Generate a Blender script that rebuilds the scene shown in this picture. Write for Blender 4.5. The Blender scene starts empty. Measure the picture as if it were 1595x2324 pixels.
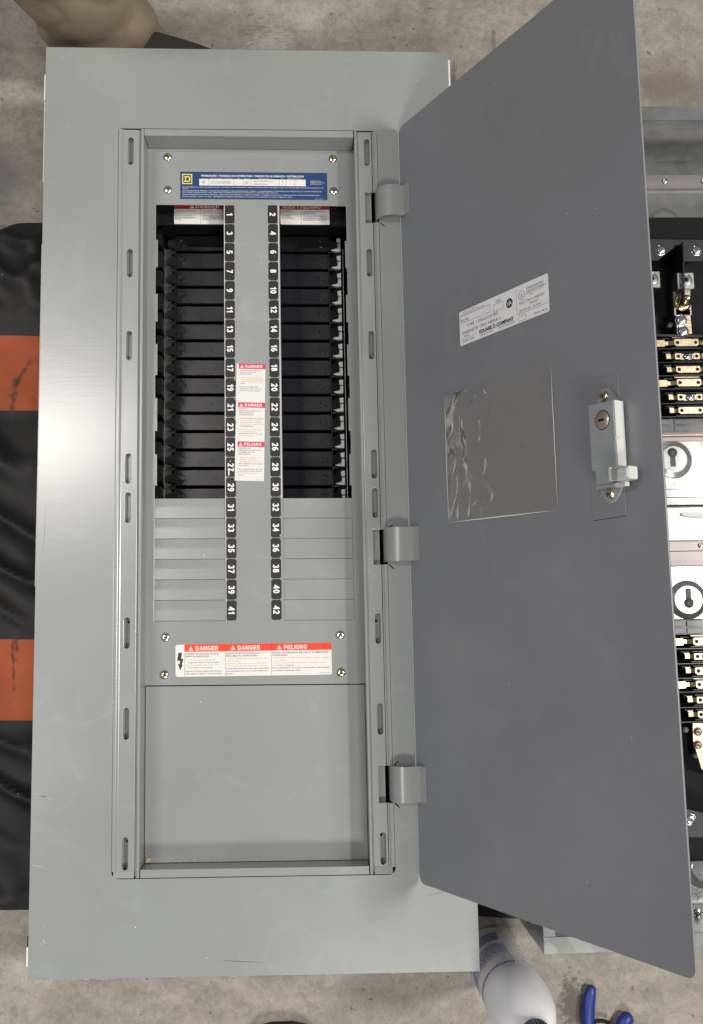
import bpy, bmesh, math, random
from math import sin, cos, pi, radians
from mathutils import Vector, Matrix, noise
random.seed(7)
SC = bpy.context.scene
COL = SC.collection
# ------------------------------------------------------------------ camera
F, CX, CY, CZ, RX, RY, RZ = 2221.02, 0.07594, -0.18083, 1.16227, 0.12604, -0.03435, -0.02044
cam = bpy.data.cameras.new("camera")
cam.sensor_fit = 'HORIZONTAL'; cam.sensor_width = 36.0; cam.lens = F / 1595 * 36.0
cam.clip_start = 0.02; cam.clip_end = 100
co = bpy.data.objects.new("camera", cam); COL.objects.link(co)
co.location = (CX, CY, CZ); co.rotation_euler = (RX, RY, RZ)
SC.camera = co
# ------------------------------------------------------------------ world and lamps
w = bpy.data.worlds.new("World"); SC.world = w; w.use_nodes = True
bg = w.node_tree.nodes['Background']
bg.inputs[0].default_value = (0.80, 0.87, 1.0, 1); bg.inputs[1].default_value = 0.165

def area(name, loc, size, energy, col=(1, .97, .92), target=(0, 0, 0)):
    l = bpy.data.lights.new(name, 'AREA'); l.shape = 'RECTANGLE'
    l.size, l.size_y = size; l.energy = energy; l.color = col
    o = bpy.data.objects.new(name, l); COL.objects.link(o); o.location = loc
    o.rotation_euler = (Vector(target) - Vector(loc)).to_track_quat('-Z', 'Y').to_euler()
    return o
area("ceiling_lamp", (-1.9, 1.12, 5.0), (1.4, 0.13), 68, (1, .94, .87), target=(-1.9, 1.12, 0))
area("ceiling_lamp", (3.5, 0.15, 4.9), (0.7, 0.7), 228, (1, .965, .91), target=(0, 0, 0))
area("ceiling_lamp", (-2.6, -0.7, 4.2), (1.2, 0.8), 38, (1, .97, .96), target=(0, -.2, 0))
area("ceiling_lamp", (0.9, -3.1, 3.9), (1.2, 0.7), 108, (1, .97, .93), target=(0, -.4, 0))
SC.view_settings.view_transform = 'Standard'; SC.view_settings.look = 'None'
SC.view_settings.exposure = 0; SC.view_settings.gamma = 1
SC.render.engine = 'CYCLES'

# ------------------------------------------------------------------ helpers
FLOOR = -0.155
_R = (Matrix.Rotation(RZ, 3, 'Z') @ Matrix.Rotation(RY, 3, 'Y') @ Matrix.Rotation(RX, 3, 'X'))
def at(px, py, z):
    """world point in mm on the plane z (mm) for a spot measured in the photograph"""
    d = _R @ Vector((px - 797.5, -(py - 1161.65), -F)); t = (z / 1000 - CZ) / d.z
    return Vector((CX + t * d.x, CY + t * d.y, z / 1000)) * 1000
SH = -0.0128
def f_pan(p): return Vector((p[0], p[1] + SH * p[0], p[2])) * .001
def f_id(p): return Vector(p) * .001
DA, DTW, DHX, DZH, DYM = 1.06843, .0052, .18749, .0055, -.0063
def f_door(p):
    s, y, n = p[0] * .001, p[1] * .001, p[2] * .001
    a = DA + DTW * (y - DYM) / .456
    return Vector((DHX + s * cos(a) - n * sin(a), y, DZH + s * sin(a) + n * cos(a)))

MATS = {}
def nt(name):
    m = bpy.data.materials.new(name); m.use_nodes = True; MATS[name] = m
    t = m.node_tree; return m, t, t.nodes['Principled BSDF']
def mat(name, col, rough=.5, metal=0, bump=0, bscale=300, var=0, vscale=8, spec=.5, stretch=(1, 1, 1), rvar=0, coat=0):
    m, t, b = nt(name)
    b.inputs['Base Color'].default_value = (*col, 1); b.inputs['Roughness'].default_value = rough
    b.inputs['Metallic'].default_value = metal; b.inputs['Specular IOR Level'].default_value = spec
    if coat: b.inputs['Coat Weight'].default_value = coat
    tc = t.nodes.new('ShaderNodeTexCoord'); mp = t.nodes.new('ShaderNodeMapping'); mp.inputs['Scale'].default_value = stretch
    t.links.new(tc.outputs['Object'], mp.inputs[0])
    if var or rvar:
        n = t.nodes.new('ShaderNodeTexNoise'); n.inputs['Scale'].default_value = vscale; n.inputs['Detail'].default_value = 6
        t.links.new(mp.outputs[0], n.inputs['Vector'])
        if var:
            r = t.nodes.new('ShaderNodeValToRGB')
            r.color_ramp.elements[0].position = .3; r.color_ramp.elements[1].position = .7
            r.color_ramp.elements[0].color = (*[c * (1 - var) for c in col], 1)
            r.color_ramp.elements[1].color = (*[min(1, c * (1 + var)) for c in col], 1)
            t.links.new(n.outputs[0], r.inputs[0]); t.links.new(r.outputs[0], b.inputs['Base Color'])
        if rvar:
            mr = t.nodes.new('ShaderNodeMapRange'); mr.inputs[1].default_value = .3; mr.inputs[2].default_value = .7
            mr.inputs[3].default_value = rough - rvar; mr.inputs[4].default_value = rough + rvar
            t.links.new(n.outputs[0], mr.inputs[0]); t.links.new(mr.outputs[0], b.inputs['Roughness'])
    if bump:
        n = t.nodes.new('ShaderNodeTexNoise'); n.inputs['Scale'].default_value = bscale; n.inputs['Detail'].default_value = 3
        t.links.new(mp.outputs[0], n.inputs['Vector'])
        bp = t.nodes.new('ShaderNodeBump'); bp.inputs['Strength'].default_value = bump; bp.inputs['Distance'].default_value = .001
        t.links.new(n.outputs[0], bp.inputs['Height']); t.links.new(bp.outputs[0], b.inputs['Normal'])
    return m
# painted sheet steel: fine roll grain across the width, orange peel, dust specks
def paint(name, col, rough, grain=.036):
    m, t, b = nt(name)
    tc = t.nodes.new('ShaderNodeTexCoord')
    n1 = t.nodes.new('ShaderNodeTexNoise'); n1.inputs['Scale'].default_value = 5; n1.inputs['Detail'].default_value = 5
    t.links.new(tc.outputs['Object'], n1.inputs['Vector'])
    r = t.nodes.new('ShaderNodeValToRGB'); r.color_ramp.elements[0].position = .12; r.color_ramp.elements[1].position = .88
    r.color_ramp.elements[0].color = (*[c * .88 for c in col], 1); r.color_ramp.elements[1].color = (*[c * 1.12 for c in col], 1)
    t.links.new(n1.outputs[0], r.inputs[0])
    # dust specks
    v = t.nodes.new('ShaderNodeTexVoronoi'); v.inputs['Scale'].default_value = 26; v.inputs['Randomness'].default_value = 1
    t.links.new(tc.outputs['Object'], v.inputs['Vector'])
    lt = t.nodes.new('ShaderNodeMath'); lt.operation = 'LESS_THAN'; lt.inputs[1].default_value = .016
    t.links.new(v.outputs['Distance'], lt.inputs[0])
    mx = t.nodes.new('ShaderNodeMix'); mx.data_type = 'RGBA'
    mx.inputs['B'].default_value = (.75, .74, .7, 1)
    t.links.new(lt.outputs[0], mx.inputs['Factor']); t.links.new(r.outputs[0], mx.inputs['A']); t.links.new(mx.outputs['Result'], b.inputs['Base Color'])
    mr = t.nodes.new('ShaderNodeMapRange'); mr.inputs[1].default_value = .1; mr.inputs[2].default_value = .9
    mr.inputs[3].default_value = rough - .04; mr.inputs[4].default_value = rough + .05
    t.links.new(n1.outputs[0], mr.inputs[0]); t.links.new(mr.outputs[0], b.inputs['Roughness'])
    mp = t.nodes.new('ShaderNodeMapping'); mp.inputs['Scale'].default_value = (12, 160, 60)
    t.links.new(tc.outputs['Object'], mp.inputs[0])
    n2 = t.nodes.new('ShaderNodeTexNoise'); n2.inputs['Scale'].default_value = 2.2; n2.inputs['Detail'].default_value = 4
    t.links.new(mp.outputs[0], n2.inputs['Vector'])
    n3 = t.nodes.new('ShaderNodeTexNoise'); n3.inputs['Scale'].default_value = 420; n3.inputs['Detail'].default_value = 2
    t.links.new(tc.outputs['Object'], n3.inputs['Vector'])
    ad = t.nodes.new('ShaderNodeMath'); ad.operation = 'MULTIPLY_ADD'; ad.inputs[1].default_value = .55
    t.links.new(n3.outputs[0], ad.inputs[0]); t.links.new(n2.outputs[0], ad.inputs[2])
    bp = t.nodes.new('ShaderNodeBump'); bp.inputs['Strength'].default_value = grain; bp.inputs['Distance'].default_value = .001
    t.links.new(ad.outputs[0], bp.inputs['Height']); t.links.new(bp.outputs[0], b.inputs['Normal'])
    b.inputs['Specular IOR Level'].default_value = .95
    n4 = t.nodes.new('ShaderNodeTexNoise'); n4.inputs['Scale'].default_value = 13; n4.inputs['Detail'].default_value = 7; n4.inputs['Roughness'].default_value = .7; n4.inputs['Distortion'].default_value = 1.2
    t.links.new(tc.outputs['Object'], n4.inputs['Vector'])
    sm = t.nodes.new('ShaderNodeMapRange'); sm.inputs[1].default_value = .55; sm.inputs[2].default_value = .75; sm.inputs[3].default_value = 1.0; sm.inputs[4].default_value = 1.14
    t.links.new(n4.outputs[0], sm.inputs[0])
    hs = t.nodes.new('ShaderNodeHueSaturation'); t.links.new(mx.outputs['Result'], hs.inputs['Color']); t.links.new(sm.outputs[0], hs.inputs['Value'])
    t.links.new(hs.outputs[0], b.inputs['Base Color'])
    return m
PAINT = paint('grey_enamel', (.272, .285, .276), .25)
DOORSHADE = paint('shaded_door_enamel', (.212, .219, .236), .40, .08)  # same enamel as the trim; the door's shade is put into this colour
EDGE = mat('pale_lit_paint', (.42, .44, .41), .4)  # paler than the enamel: light caught on the door edge put into the colour
WHITECHIP = mat('chipped_edge', (.78, .77, .73), .6)
BLK = mat('black_plastic', (.014, .014, .017), .27, bump=.10, bscale=40, rvar=.04, vscale=30, spec=.8)
BLKM = mat('black_matt', (.008, .008, .009), .7, spec=.2)
HOLE = mat('dark_void', (.004, .004, .004), .9)
SHADEPL = mat('shaded_plastic', (.05, .047, .043), .45)  # left rail only: its shade is put into this dark colour
WHP = mat('white_plastic', (.86, .86, .84), .35)
GREYPL = mat('grey_smoky_plastic', (.18, .18, .185), .22, var=.35, vscale=60, coat=.4)
ZINC = mat('zinc_screw', (.72, .74, .76), .22, 1)
BRASS = mat('yellow_zinc_screw', (.70, .62, .42), .22, 1, var=.25, vscale=120)
STEEL = mat('lock_steel', (.36, .38, .395), .45, .3, bump=.1, bscale=200, var=.06, vscale=60)
CAST = mat('pale_lock_casting', (.56, .57, .53), .5)
CYL = mat('lock_cylinder', (.42, .34, .28), .35, .6)
TIN = mat('tinned_bus', (.56, .46, .31), .36, .9, var=.22, vscale=90, bump=.15, bscale=500)
SLOTG = mat('slot_grey', (.085, .082, .08), .6)
COPPER = mat('brown_copper', (.42, .31, .27), .4, .8, var=.15, vscale=40)
LUG = mat('lug_aluminium', (.50, .48, .44), .34, 1, var=.15, vscale=100)
NUT = mat('iridescent_nut', (.72, .55, .30), .25, 1, var=.4, vscale=160)
BLUE = mat('label_blue', (.018, .050, .150), .5, spec=.3)
WHITE = mat('label_white', (.73, .71, .68), .38)
WHITE2 = mat('door_label_white', (.88, .87, .88), .38)
RED = mat('label_crimson', (.62, .045, .075), .35)
REDO = mat('label_red', (.80, .06, .025), .35)
REDD = mat('label_dark_red', (.42, .03, .03), .4)
INK = mat('black_ink', (.02, .02, .02), .5)
INKG = mat('grey_ink', (.13, .13, .14), .6)
INKO = mat('amber_ink', (.62, .36, .10), .6)
YEL = mat('label_yellow', (.85, .66, .10), .4)
NUMB = mat('number_black', (.014, .012, .012), .42, bump=.2, bscale=90)
NUMW = mat('number_white', (.85, .84, .82), .4)
BLUEINK = mat('blue_ink', (.05, .09, .38), .5)
BLUEP = mat('blue_rubber', (.012, .03, .20), .42, bump=.1, bscale=200)
GALV, _t, _b = nt('galvanised_steel')
def galv():
    t, b = _t, _b
    tc = t.nodes.new('ShaderNodeTexCoord')
    v = t.nodes.new('ShaderNodeTexVoronoi'); v.inputs['Scale'].default_value = 70
    n = t.nodes.new('ShaderNodeTexNoise'); n.inputs['Scale'].default_value = 14; n.inputs['Detail'].default_value = 7
    for q in (v, n): t.links.new(tc.outputs['Object'], q.inputs['Vector'])
    r = t.nodes.new('ShaderNodeValToRGB'); r.color_ramp.elements[0].position = .25; r.color_ramp.elements[1].position = .75
    r.color_ramp.elements[0].color = (.34, .34, .33, 1); r.color_ramp.elements[1].color = (.54, .55, .53, 1)
    mx = t.nodes.new('ShaderNodeMix'); mx.inputs['Factor'].default_value = .25
    t.links.new(n.outputs[0], mx.inputs['A']); t.links.new(v.outputs['Color'], mx.inputs['B'])
    t.links.new(mx.outputs['Result'], r.inputs[0]); t.links.new(r.outputs[0], b.inputs['Base Color'])
    b.inputs['Metallic'].default_value = .78
    mr = t.nodes.new('ShaderNodeMapRange'); mr.inputs[3].default_value = .17; mr.inputs[4].default_value = .27
    t.links.new(mx.outputs['Result'], mr.inputs[0]); t.links.new(mr.outputs[0], b.inputs['Roughness'])
    bp = t.nodes.new('ShaderNodeBump'); bp.inputs['Strength'].default_value = .12; bp.inputs['Distance'].default_value = .002
    t.links.new(n.outputs[0], bp.inputs['Height']); t.links.new(bp.outputs[0], b.inputs['Normal'])
galv()
PINKG = mat('plated_strip', (.27, .24, .235), .42, .5, var=.08, vscale=30)

WL = {}
def empty(name, loc, label, cat, group=None):
    o = bpy.data.objects.new(name, None); COL.objects.link(o); o.empty_display_size = .05
    o.location = Vector(loc); WL[o.name] = Vector(loc); o['label'] = label; o['category'] = cat
    if group: o['group'] = group
    return o
def link(name, me, parent=None, loc=(0, 0, 0), label=None, cat=None, kind=None, group=None):
    o = bpy.data.objects.new(name, me); COL.objects.link(o); loc = Vector(loc); WL[o.name] = loc
    if parent is not None:
        o.parent = parent; o.location = loc - WL[parent.name]
    else: o.location = loc
    if label: o['label'] = label
    if cat: o['category'] = cat
    if kind: o['kind'] = kind
    if group: o['group'] = group
    return o
_glyph = {}
def glyph(s, bold):
    k = (s, bold)
    if k in _glyph: return _glyph[k]
    c = bpy.data.curves.new('t', 'FONT'); c.body = s; c.size = 1; c.resolution_u = 2; c.offset = bold
    c.space_line = 1.0
    o = bpy.data.objects.new('t', c); COL.objects.link(o)
    me = bpy.data.meshes.new_from_object(o)
    vs = [v.co.copy() for v in me.vertices]; fs = [tuple(p.vertices) for p in me.polygons]
    bpy.data.objects.remove(o); bpy.data.curves.remove(c); bpy.data.meshes.remove(me)
    _glyph[k] = (vs, fs); return _glyph[k]

def _arc(cx, cy, rx, ry, a0, a1, n=12):
    return [(cx + rx * cos(radians(a0 + (a1 - a0) * i / n)), cy + ry * sin(radians(a0 + (a1 - a0) * i / n))) for i in range(n + 1)]
_six = [_arc(.29, .32, .195, .225, 0, 360, 20), _arc(.345, .47, .25, .435, 200, 62, 12)]
HEAVY = {   # bold sans-serif figures and capitals: (width, centre lines)
 '0': (.58, [_arc(.29, .5, .195, .405, 0, 360, 24)]), '1': (.44, [[(.30, 0), (.30, 1)], [(.30, .80), (.04, .72)]]),
 '2': (.58, [_arc(.29, .70, .19, .205, 172, -38) + [(.12, .10), (.54, .10)]]), '3': (.58, [_arc(.28, .725, .175, .18, 165, -88) , _arc(.28, .30, .195, .205, 88, -165)]),
 '4': (.60, [[(.42, 0), (.42, 1)], [(.40, .92), (.07, .32), (.58, .32)]]), '5': (.58, [[(.52, .905), (.16, .905), (.12, .50)] + _arc(.28, .325, .20, .235, 128, -160)]),
 '6': (.58, _six), '7': (.56, [[(.04, .905), (.48, .905), (.20, 0)]]), '8': (.58, [_arc(.29, .73, .165, .175, 0, 360, 18), _arc(.29, .295, .195, .20, 0, 360, 20)]),
 '9': (.58, [[(.58 - x, 1 - y) for x, y in l] for l in _six]),
 'D': (.66, [[(.1, .095), (.1, .905), (.30, .905)] + _arc(.30, .5, .26, .405, 90, -90) + [(.1, .095)]]), 'A': (.70, [[(.08, 0), (.35, .94), (.62, 0)], [(.17, .27), (.53, .27)]]),
 'N': (.66, [[(.1, 0), (.1, 1)], [(.1, .94), (.56, .06)], [(.56, 0), (.56, 1)]]), 'G': (.72, [_arc(.36, .5, .265, .405, 42, 318, 18) + [(.61, .26), (.61, .46), (.38, .46)]]),
 'E': (.60, [[(.1, 0), (.1, 1)], [(.1, .905), (.58, .905)], [(.1, .51), (.54, .51)], [(.1, .095), (.6, .095)]]), 'R': (.66, [[(.1, 0), (.1, 1)], [(.1, .905), (.36, .905)] + _arc(.36, .69, .19, .215, 90, -90, 8) + [(.1, .475)], [(.36, .475), (.58, 0)]]),
 'P': (.62, [[(.1, 0), (.1, 1)], [(.1, .905), (.34, .905)] + _arc(.34, .67, .19, .235, 90, -90, 8) + [(.1, .435)]]), 'L': (.56, [[(.1, 1), (.1, .095), (.55, .095)]]),
 'I': (.20, [[(.1, 0), (.1, 1)]]), 'O': (.76, [_arc(.38, .5, .28, .41, 0, 360, 22)]), '/': (.30, [[(.03, 0), (.27, 1)]]), ' ': (.25, [])}
class MB:
    def heavy(s, txt, x, y, h, m, z, width=None, t=.19, align='L'):
        tot = sum(HEAVY[c][0] + .11 for c in txt) - .11; kx = h if width is None else width / tot
        x -= {'L': 0, 'C': tot * kx / 2, 'R': tot * kx}[align]; lay = 0
        for ch in txt:
            wd, lines = HEAVY[ch]
            for ln in lines:
                n = len(ln); closed = abs(ln[0][0] - ln[-1][0]) + abs(ln[0][1] - ln[-1][1]) < 1e-6; vs = []
                for i, (px, py) in enumerate(ln):
                    a = ln[i - 1] if i else (ln[-2] if closed else ln[0]); b = ln[i + 1] if i < n - 1 else (ln[1] if closed else ln[-1])
                    d1 = Vector((px - a[0], py - a[1])); d2 = Vector((b[0] - px, b[1] - py))
                    d1 = d1.normalized() if d1.length > 1e-6 else d2.normalized(); d2 = d2.normalized() if d2.length > 1e-6 else d1
                    nn = Vector((-(d1 + d2).y, (d1 + d2).x)); nn = nn.normalized() if nn.length > 1e-6 else Vector((-d1.y, d1.x))
                    k = t / 2 / max(.45, abs(nn.dot(Vector((-d1.y, d1.x)))))
                    for sg in (1, -1): vs.append((x + (px + sg * nn.x * k) * kx, y + (py + sg * nn.y * k) * h, z + lay * .008))
                s.add(vs, [(2 * i, 2 * i + 1, 2 * i + 3, 2 * i + 2) for i in range(n - 1)], m); lay = (lay + 1) % 4
            x += (wd + .11) * kx
    def __init__(s): s.v = []; s.f = []; s.m = []; s.mats = []; s.sm = []
    def mi(s, m):
        if m not in s.mats: s.mats.append(m)
        return s.mats.index(m)
    def add(s, vs, fs, m, smooth=False):
        b = len(s.v); s.v += [Vector(v) for v in vs]; i = s.mi(m)
        for f in fs: s.f.append(tuple(b + k for k in f)); s.m.append(i); s.sm.append(smooth)
    def box(s, x0, x1, y0, y1, z0, z1, m, ch=0):
        if ch:
            pts = [(x0 + ch, y0), (x1 - ch, y0), (x1, y0 + ch), (x1, y1 - ch), (x1 - ch, y1), (x0 + ch, y1), (x0, y1 - ch), (x0, y0 + ch)]
            s.prism(pts, z0, z1, m, top=ch * .7); return
        vs = [(x, y, z) for z in (z0, z1) for x, y in ((x0, y0), (x1, y0), (x1, y1), (x0, y1))]
        s.add(vs, [(3, 2, 1, 0), (4, 5, 6, 7), (0, 1, 5, 4), (1, 2, 6, 5), (2, 3, 7, 6), (3, 0, 4, 7)], m)
    def prism(s, pts, z0, z1, m, top=0, smooth=False):
        n = len(pts); cx = sum(p[0] for p in pts) / n; cy = sum(p[1] for p in pts) / n
        vs = [(x, y, z0) for x, y in pts]; fs = [tuple(range(n - 1, -1, -1))]
        if top:
            hx = max(abs(p[0] - cx) for p in pts); hy = max(abs(p[1] - cy) for p in pts)
            kx = 1 - top / hx; ky = 1 - top / hy
            vs += [(x, y, z1 - top) for x, y in pts] + [(cx + (x - cx) * kx, cy + (y - cy) * ky, z1) for x, y in pts]
            rings = 3
        else: vs += [(x, y, z1) for x, y in pts]; rings = 2
        for r in range(rings - 1):
            for i in range(n):
                j = (i + 1) % n; fs.append((r * n + i, r * n + j, (r + 1) * n + j, (r + 1) * n + i))
        fs.append(tuple((rings - 1) * n + i for i in range(n)))
        s.add(vs, fs, m, smooth)
    def rrect(s, x0, x1, y0, y1, z0, z1, m, r=1.5, n=4, rot=0, c=None):
        s.prism(rr(x0, x1, y0, y1, r, n), z0, z1, m)
    def cyl(s, x, y, r, z0, z1, m, n=16, dome=0, r2=None):
        r2 = r if r2 is None else r2
        prof = [(r, z0), (r2, z1)]
        if dome:
            prof = [(r, z0), (r, z1)] + [(r * cos(a), z1 + dome * sin(a)) for a in (.4, .8, 1.2)]
        s.lathe(x, y, prof, m, n)
    def lathe(s, x, y, prof, m, n=24, cap=True, smooth=True):
        vs = []; fs = []
        for r, z in prof:
            for k in range(n): a = 2 * pi * k / n; vs.append((x + r * cos(a), y + r * sin(a), z))
        for i in range(len(prof) - 1):
            for k in range(n):
                j = (k + 1) % n; fs.append((i * n + k, i * n + j, (i + 1) * n + j, (i + 1) * n + k))
        if cap: fs.append(tuple((len(prof) - 1) * n + k for k in range(n))); fs.append(tuple(range(n - 1, -1, -1)))
        s.add(vs, fs, m, smooth)
    def ring(s, x, y, r0, r1, z, h, m, n=40, steps=6):
        """raised round bead between r0 and r1"""
        prof = [(r0 + (r1 - r0) * i / steps, z + h * sin(pi * i / steps)) for i in range(steps + 1)]
        s.lathe(x, y, prof, m, n, cap=False)
    def sweep(s, prof, y0, y1, m, closed=False):
        """profile of (x, z) points run along y"""
        n = len(prof); vs = [(x, y0, z) for x, z in prof] + [(x, y1, z) for x, z in prof]
        fs = [(i, i + 1, n + i + 1, n + i) for i in range(n - 1)]
        if closed: fs.append((n - 1, 0, n, 2 * n - 1)); fs += [tuple(range(n - 1, -1, -1)), tuple(range(n, 2 * n))]
        s.add(vs, fs, m)
    def text(s, txt, x, y, h, m, z, rot=0, width=None, bold=0, align='L'):
        vs, fs = glyph(txt, bold)
        if not vs: return
        x0 = min(v.x for v in vs); x1 = max(v.x for v in vs)
        k = h / .70; kx = k if width is None else width / (x1 - x0)
        wd = (x1 - x0) * kx; ox = {'L': 0, 'C': -wd / 2, 'R': -wd}[align]
        c, sn = cos(rot), sin(rot); out = []
        for v in vs:
            a = (v.x - x0) * kx + ox; b = v.y * k; out.append((x + a * c - b * sn, y + a * sn + b * c, z))
        s.add(out, fs, m)
    def rot(s, cx, cy, a, start=0):
        c, sn = cos(a), sin(a)
        for i in range(start, len(s.v)):
            v = s.v[i]; dx, dy = v.x - cx, v.y - cy; s.v[i] = Vector((cx + dx * c - dy * sn, cy + dx * sn + dy * c, v.z))
    def mesh(s, name, fr=f_id, origin=(0, 0, 0)):
        og = Vector(origin); me = bpy.data.meshes.new(name)
        me.from_pydata([fr(v) - og for v in s.v], [], s.f)
        for m in s.mats: me.materials.append(m)
        me.polygons.foreach_set('material_index', s.m); me.polygons.foreach_set('use_smooth', s.sm)
        bm = bmesh.new(); bm.from_mesh(me); bmesh.ops.recalc_face_normals(bm, faces=bm.faces) if not getattr(s, 'flat', False) else None
        bm.to_mesh(me); bm.free()
        me.update(); return me
def rr(x0, x1, y0, y1, r, n=4):
    pts = []
    rs = r if isinstance(r, (list, tuple)) else (r,) * 4
    for (cx, cy, a0, q) in ((x1, y1, 0, rs[0]), (x0, y1, 90, rs[1]), (x0, y0, 180, rs[2]), (x1, y0, 270, rs[3])):
        sx = -1 if cx == x1 else 1; sy = -1 if cy == y1 else 1
        if q <= 0.01: pts.append((cx, cy)); continue
        for k in range(n + 1):
            a = radians(a0 + 90 * k / n); pts.append((cx + sx * q + q * cos(a), cy + sy * q + q * sin(a)))
    return pts
def plate(outer, holes, z0, z1, m, bev=.25, mats=None):
    """sheet with cut-outs, softened edges; returns an MB"""
    c = bpy.data.curves.new('p', 'CURVE'); c.dimensions = '2D'; c.fill_mode = 'BOTH'
    for pts in [outer] + holes:
        sp = c.splines.new('POLY'); sp.points.add(len(pts) - 1)
        for i, p in enumerate(pts): sp.points[i].co = (p[0], p[1], 0, 1)
        sp.use_cyclic_u = True
    th = (z1 - z0) / 2
    c.extrude = th - bev; c.bevel_depth = bev; c.offset = -bev; c.bevel_resolution = 1
    o = bpy.data.objects.new('p', c); COL.objects.link(o)
    me = bpy.data.meshes.new_from_object(o)
    q = MB(); q.add([(v.co.x, v.co.y, v.co.z + (z0 + z1) / 2) for v in me.vertices], [tuple(p.vertices) for p in me.polygons], m)
    bpy.data.objects.remove(o); bpy.data.curves.remove(c); bpy.data.meshes.remove(me)
    return q
def slot(cx, cy, hx, hy, n=8):
    pts = []
    for k in range(n + 1): a = pi * k / n; pts.append((cx + hx * cos(a), cy + hy - hx + hx * sin(a)))
    for k in range(n + 1): a = pi + pi * k / n; pts.append((cx + hx * cos(a), cy - hy + hx + hx * sin(a)))
    return pts

# ================================================================== SETTING: concrete floor
def concrete():
    m, t, b = nt('concrete')
    L = t.links.new
    tc = t.nodes.new('ShaderNodeTexCoord')
    def N(sc, det, rough=.6, vec=None, dist=0):
        n = t.nodes.new('ShaderNodeTexNoise'); n.inputs['Scale'].default_value = sc; n.inputs['Detail'].default_value = det
        n.inputs['Roughness'].default_value = rough; n.inputs['Distortion'].default_value = dist
        L(vec or tc.outputs['Object'], n.inputs['Vector']); return n.outputs[0]
    def ramp(src, p0, c0, p1, c1):
        r = t.nodes.new('ShaderNodeValToRGB'); e = r.color_ramp.elements
        e[0].position = p0; e[0].color = (*c0, 1); e[1].position = p1; e[1].color = (*c1, 1); L(src, r.inputs[0]); return r.outputs[0]
    def mul(a, bb, fac=1, mode='MULTIPLY'):
        x = t.nodes.new('ShaderNodeMix'); x.data_type = 'RGBA'; x.blend_type = mode; x.inputs['Factor'].default_value = fac
        L(a, x.inputs['A']); L(bb, x.inputs['B']); return x.outputs['Result']
    base = ramp(N(2.1, 8, .6, dist=.5), .30, (.235, .208, .178), .70, (.405, .368, .325))
    mott = ramp(N(26, 6, .62, dist=.6), .30, (.80, .79, .78), .66, (1.08, 1.08, 1.07))
    fine = ramp(N(240, 3, .6), .3, (.90, .90, .90), .66, (1.04, 1.04, 1.04))
    pits = ramp(N(85, 2, .5), .25, (.5, .48, .46), .30, (1, 1, 1))
    mp = t.nodes.new('ShaderNodeMapping'); mp.inputs['Scale'].default_value = (1.0, 5.5, 1); mp.inputs['Rotation'].default_value = (0, 0, 1.45)
    L(tc.outputs['Object'], mp.inputs[0])
    strk = ramp(N(3.2, 7, .66, mp.outputs[0], .8), .34, (.66, .63, .60), .60, (1.04, 1.04, 1.04))
    cell = ramp(N(62, 4, .55, dist=1.6), .34, (.86, .85, .83), .60, (1.06, 1.06, 1.05))
    c = mul(mul(mul(mul(mul(base, mott), fine), pits), strk, .5), cell)
    def spot(c, cx, cy, rx, ry, col, nscale, lo, hi, rot=0, stretch=(1, 1, 1)):
        """a stain or scuff with its own ragged outline at a place on the slab"""
        m1 = t.nodes.new('ShaderNodeMapping'); m1.vector_type = 'TEXTURE'; m1.inputs['Location'].default_value = (cx, cy, -.155)
        m1.inputs['Rotation'].default_value = (0, 0, rot); m1.inputs['Scale'].default_value = (rx, ry, 1); L(tc.outputs['Object'], m1.inputs[0])
        ln = t.nodes.new('ShaderNodeVectorMath'); ln.operation = 'LENGTH'; L(m1.outputs[0], ln.inputs[0])
        m2 = t.nodes.new('ShaderNodeMapping'); m2.inputs['Scale'].default_value = stretch; m2.inputs['Rotation'].default_value = (0, 0, -rot); L(tc.outputs['Object'], m2.inputs[0])
        nz = N(nscale, 5, .65, m2.outputs[0])
        sb = t.nodes.new('ShaderNodeMath'); sb.operation = 'MULTIPLY_ADD'; sb.inputs[1].default_value = -.45; L(ln.outputs['Value'], sb.inputs[0]); L(nz, sb.inputs[2])
        mr = t.nodes.new('ShaderNodeMapRange'); mr.inputs[1].default_value = lo; mr.inputs[2].default_value = hi; L(sb.outputs[0], mr.inputs[0])
        x = t.nodes.new('ShaderNodeMix'); x.data_type = 'RGBA'; L(mr.outputs[0], x.inputs['Factor']); L(c, x.inputs['A']); x.inputs['B'].default_value = (*col, 1); return x.outputs['Result']
    c = spot(c, .395, -.655, .022, .045, (.085, .080, .062), 130, .12, .30)
    c = spot(c, .02, .672, .075, .05, (.42, .39, .35), 70, .22, .50, .5, (1, 4, 1))
    c = spot(c, .075, .700, .05, .03, (.42, .39, .35), 110, .20, .48, -.3, (5, 1, 1))
    c = spot(c, .285, .612, .006, .040, (.12, .10, .08), 70, .10, .34)
    c = spot(c, .330, .575, .005, .055, (.14, .12, .10), 70, .10, .34)
    c = spot(c, .345, .640, .004, .070, (.16, .14, .12), 60, .10, .34)
    c = spot(c, -.40, .46, .10, .16, (.17, .15, .135), 9, .12, .40)
    c = spot(c, .10, -.70, .16, .05, (.20, .175, .15), 12, .10, .42)
    c = spot(c, .62, .60, .12, .05, (.20, .165, .13), 16, .10, .42)
    # hairline cracks
    v = t.nodes.new('ShaderNodeTexVoronoi'); v.feature = 'DISTANCE_TO_EDGE'; v.inputs['Scale'].default_value = 22
    wv = t.nodes.new('ShaderNodeVectorMath'); wv.operation = 'MULTIPLY_ADD'; wv.inputs[1].default_value = (.07, .07, .07)
    nn = t.nodes.new('ShaderNodeTexNoise'); nn.inputs['Scale'].default_value = 16; nn.inputs['Detail'].default_value = 5; L(tc.outputs['Object'], nn.inputs['Vector'])
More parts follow.
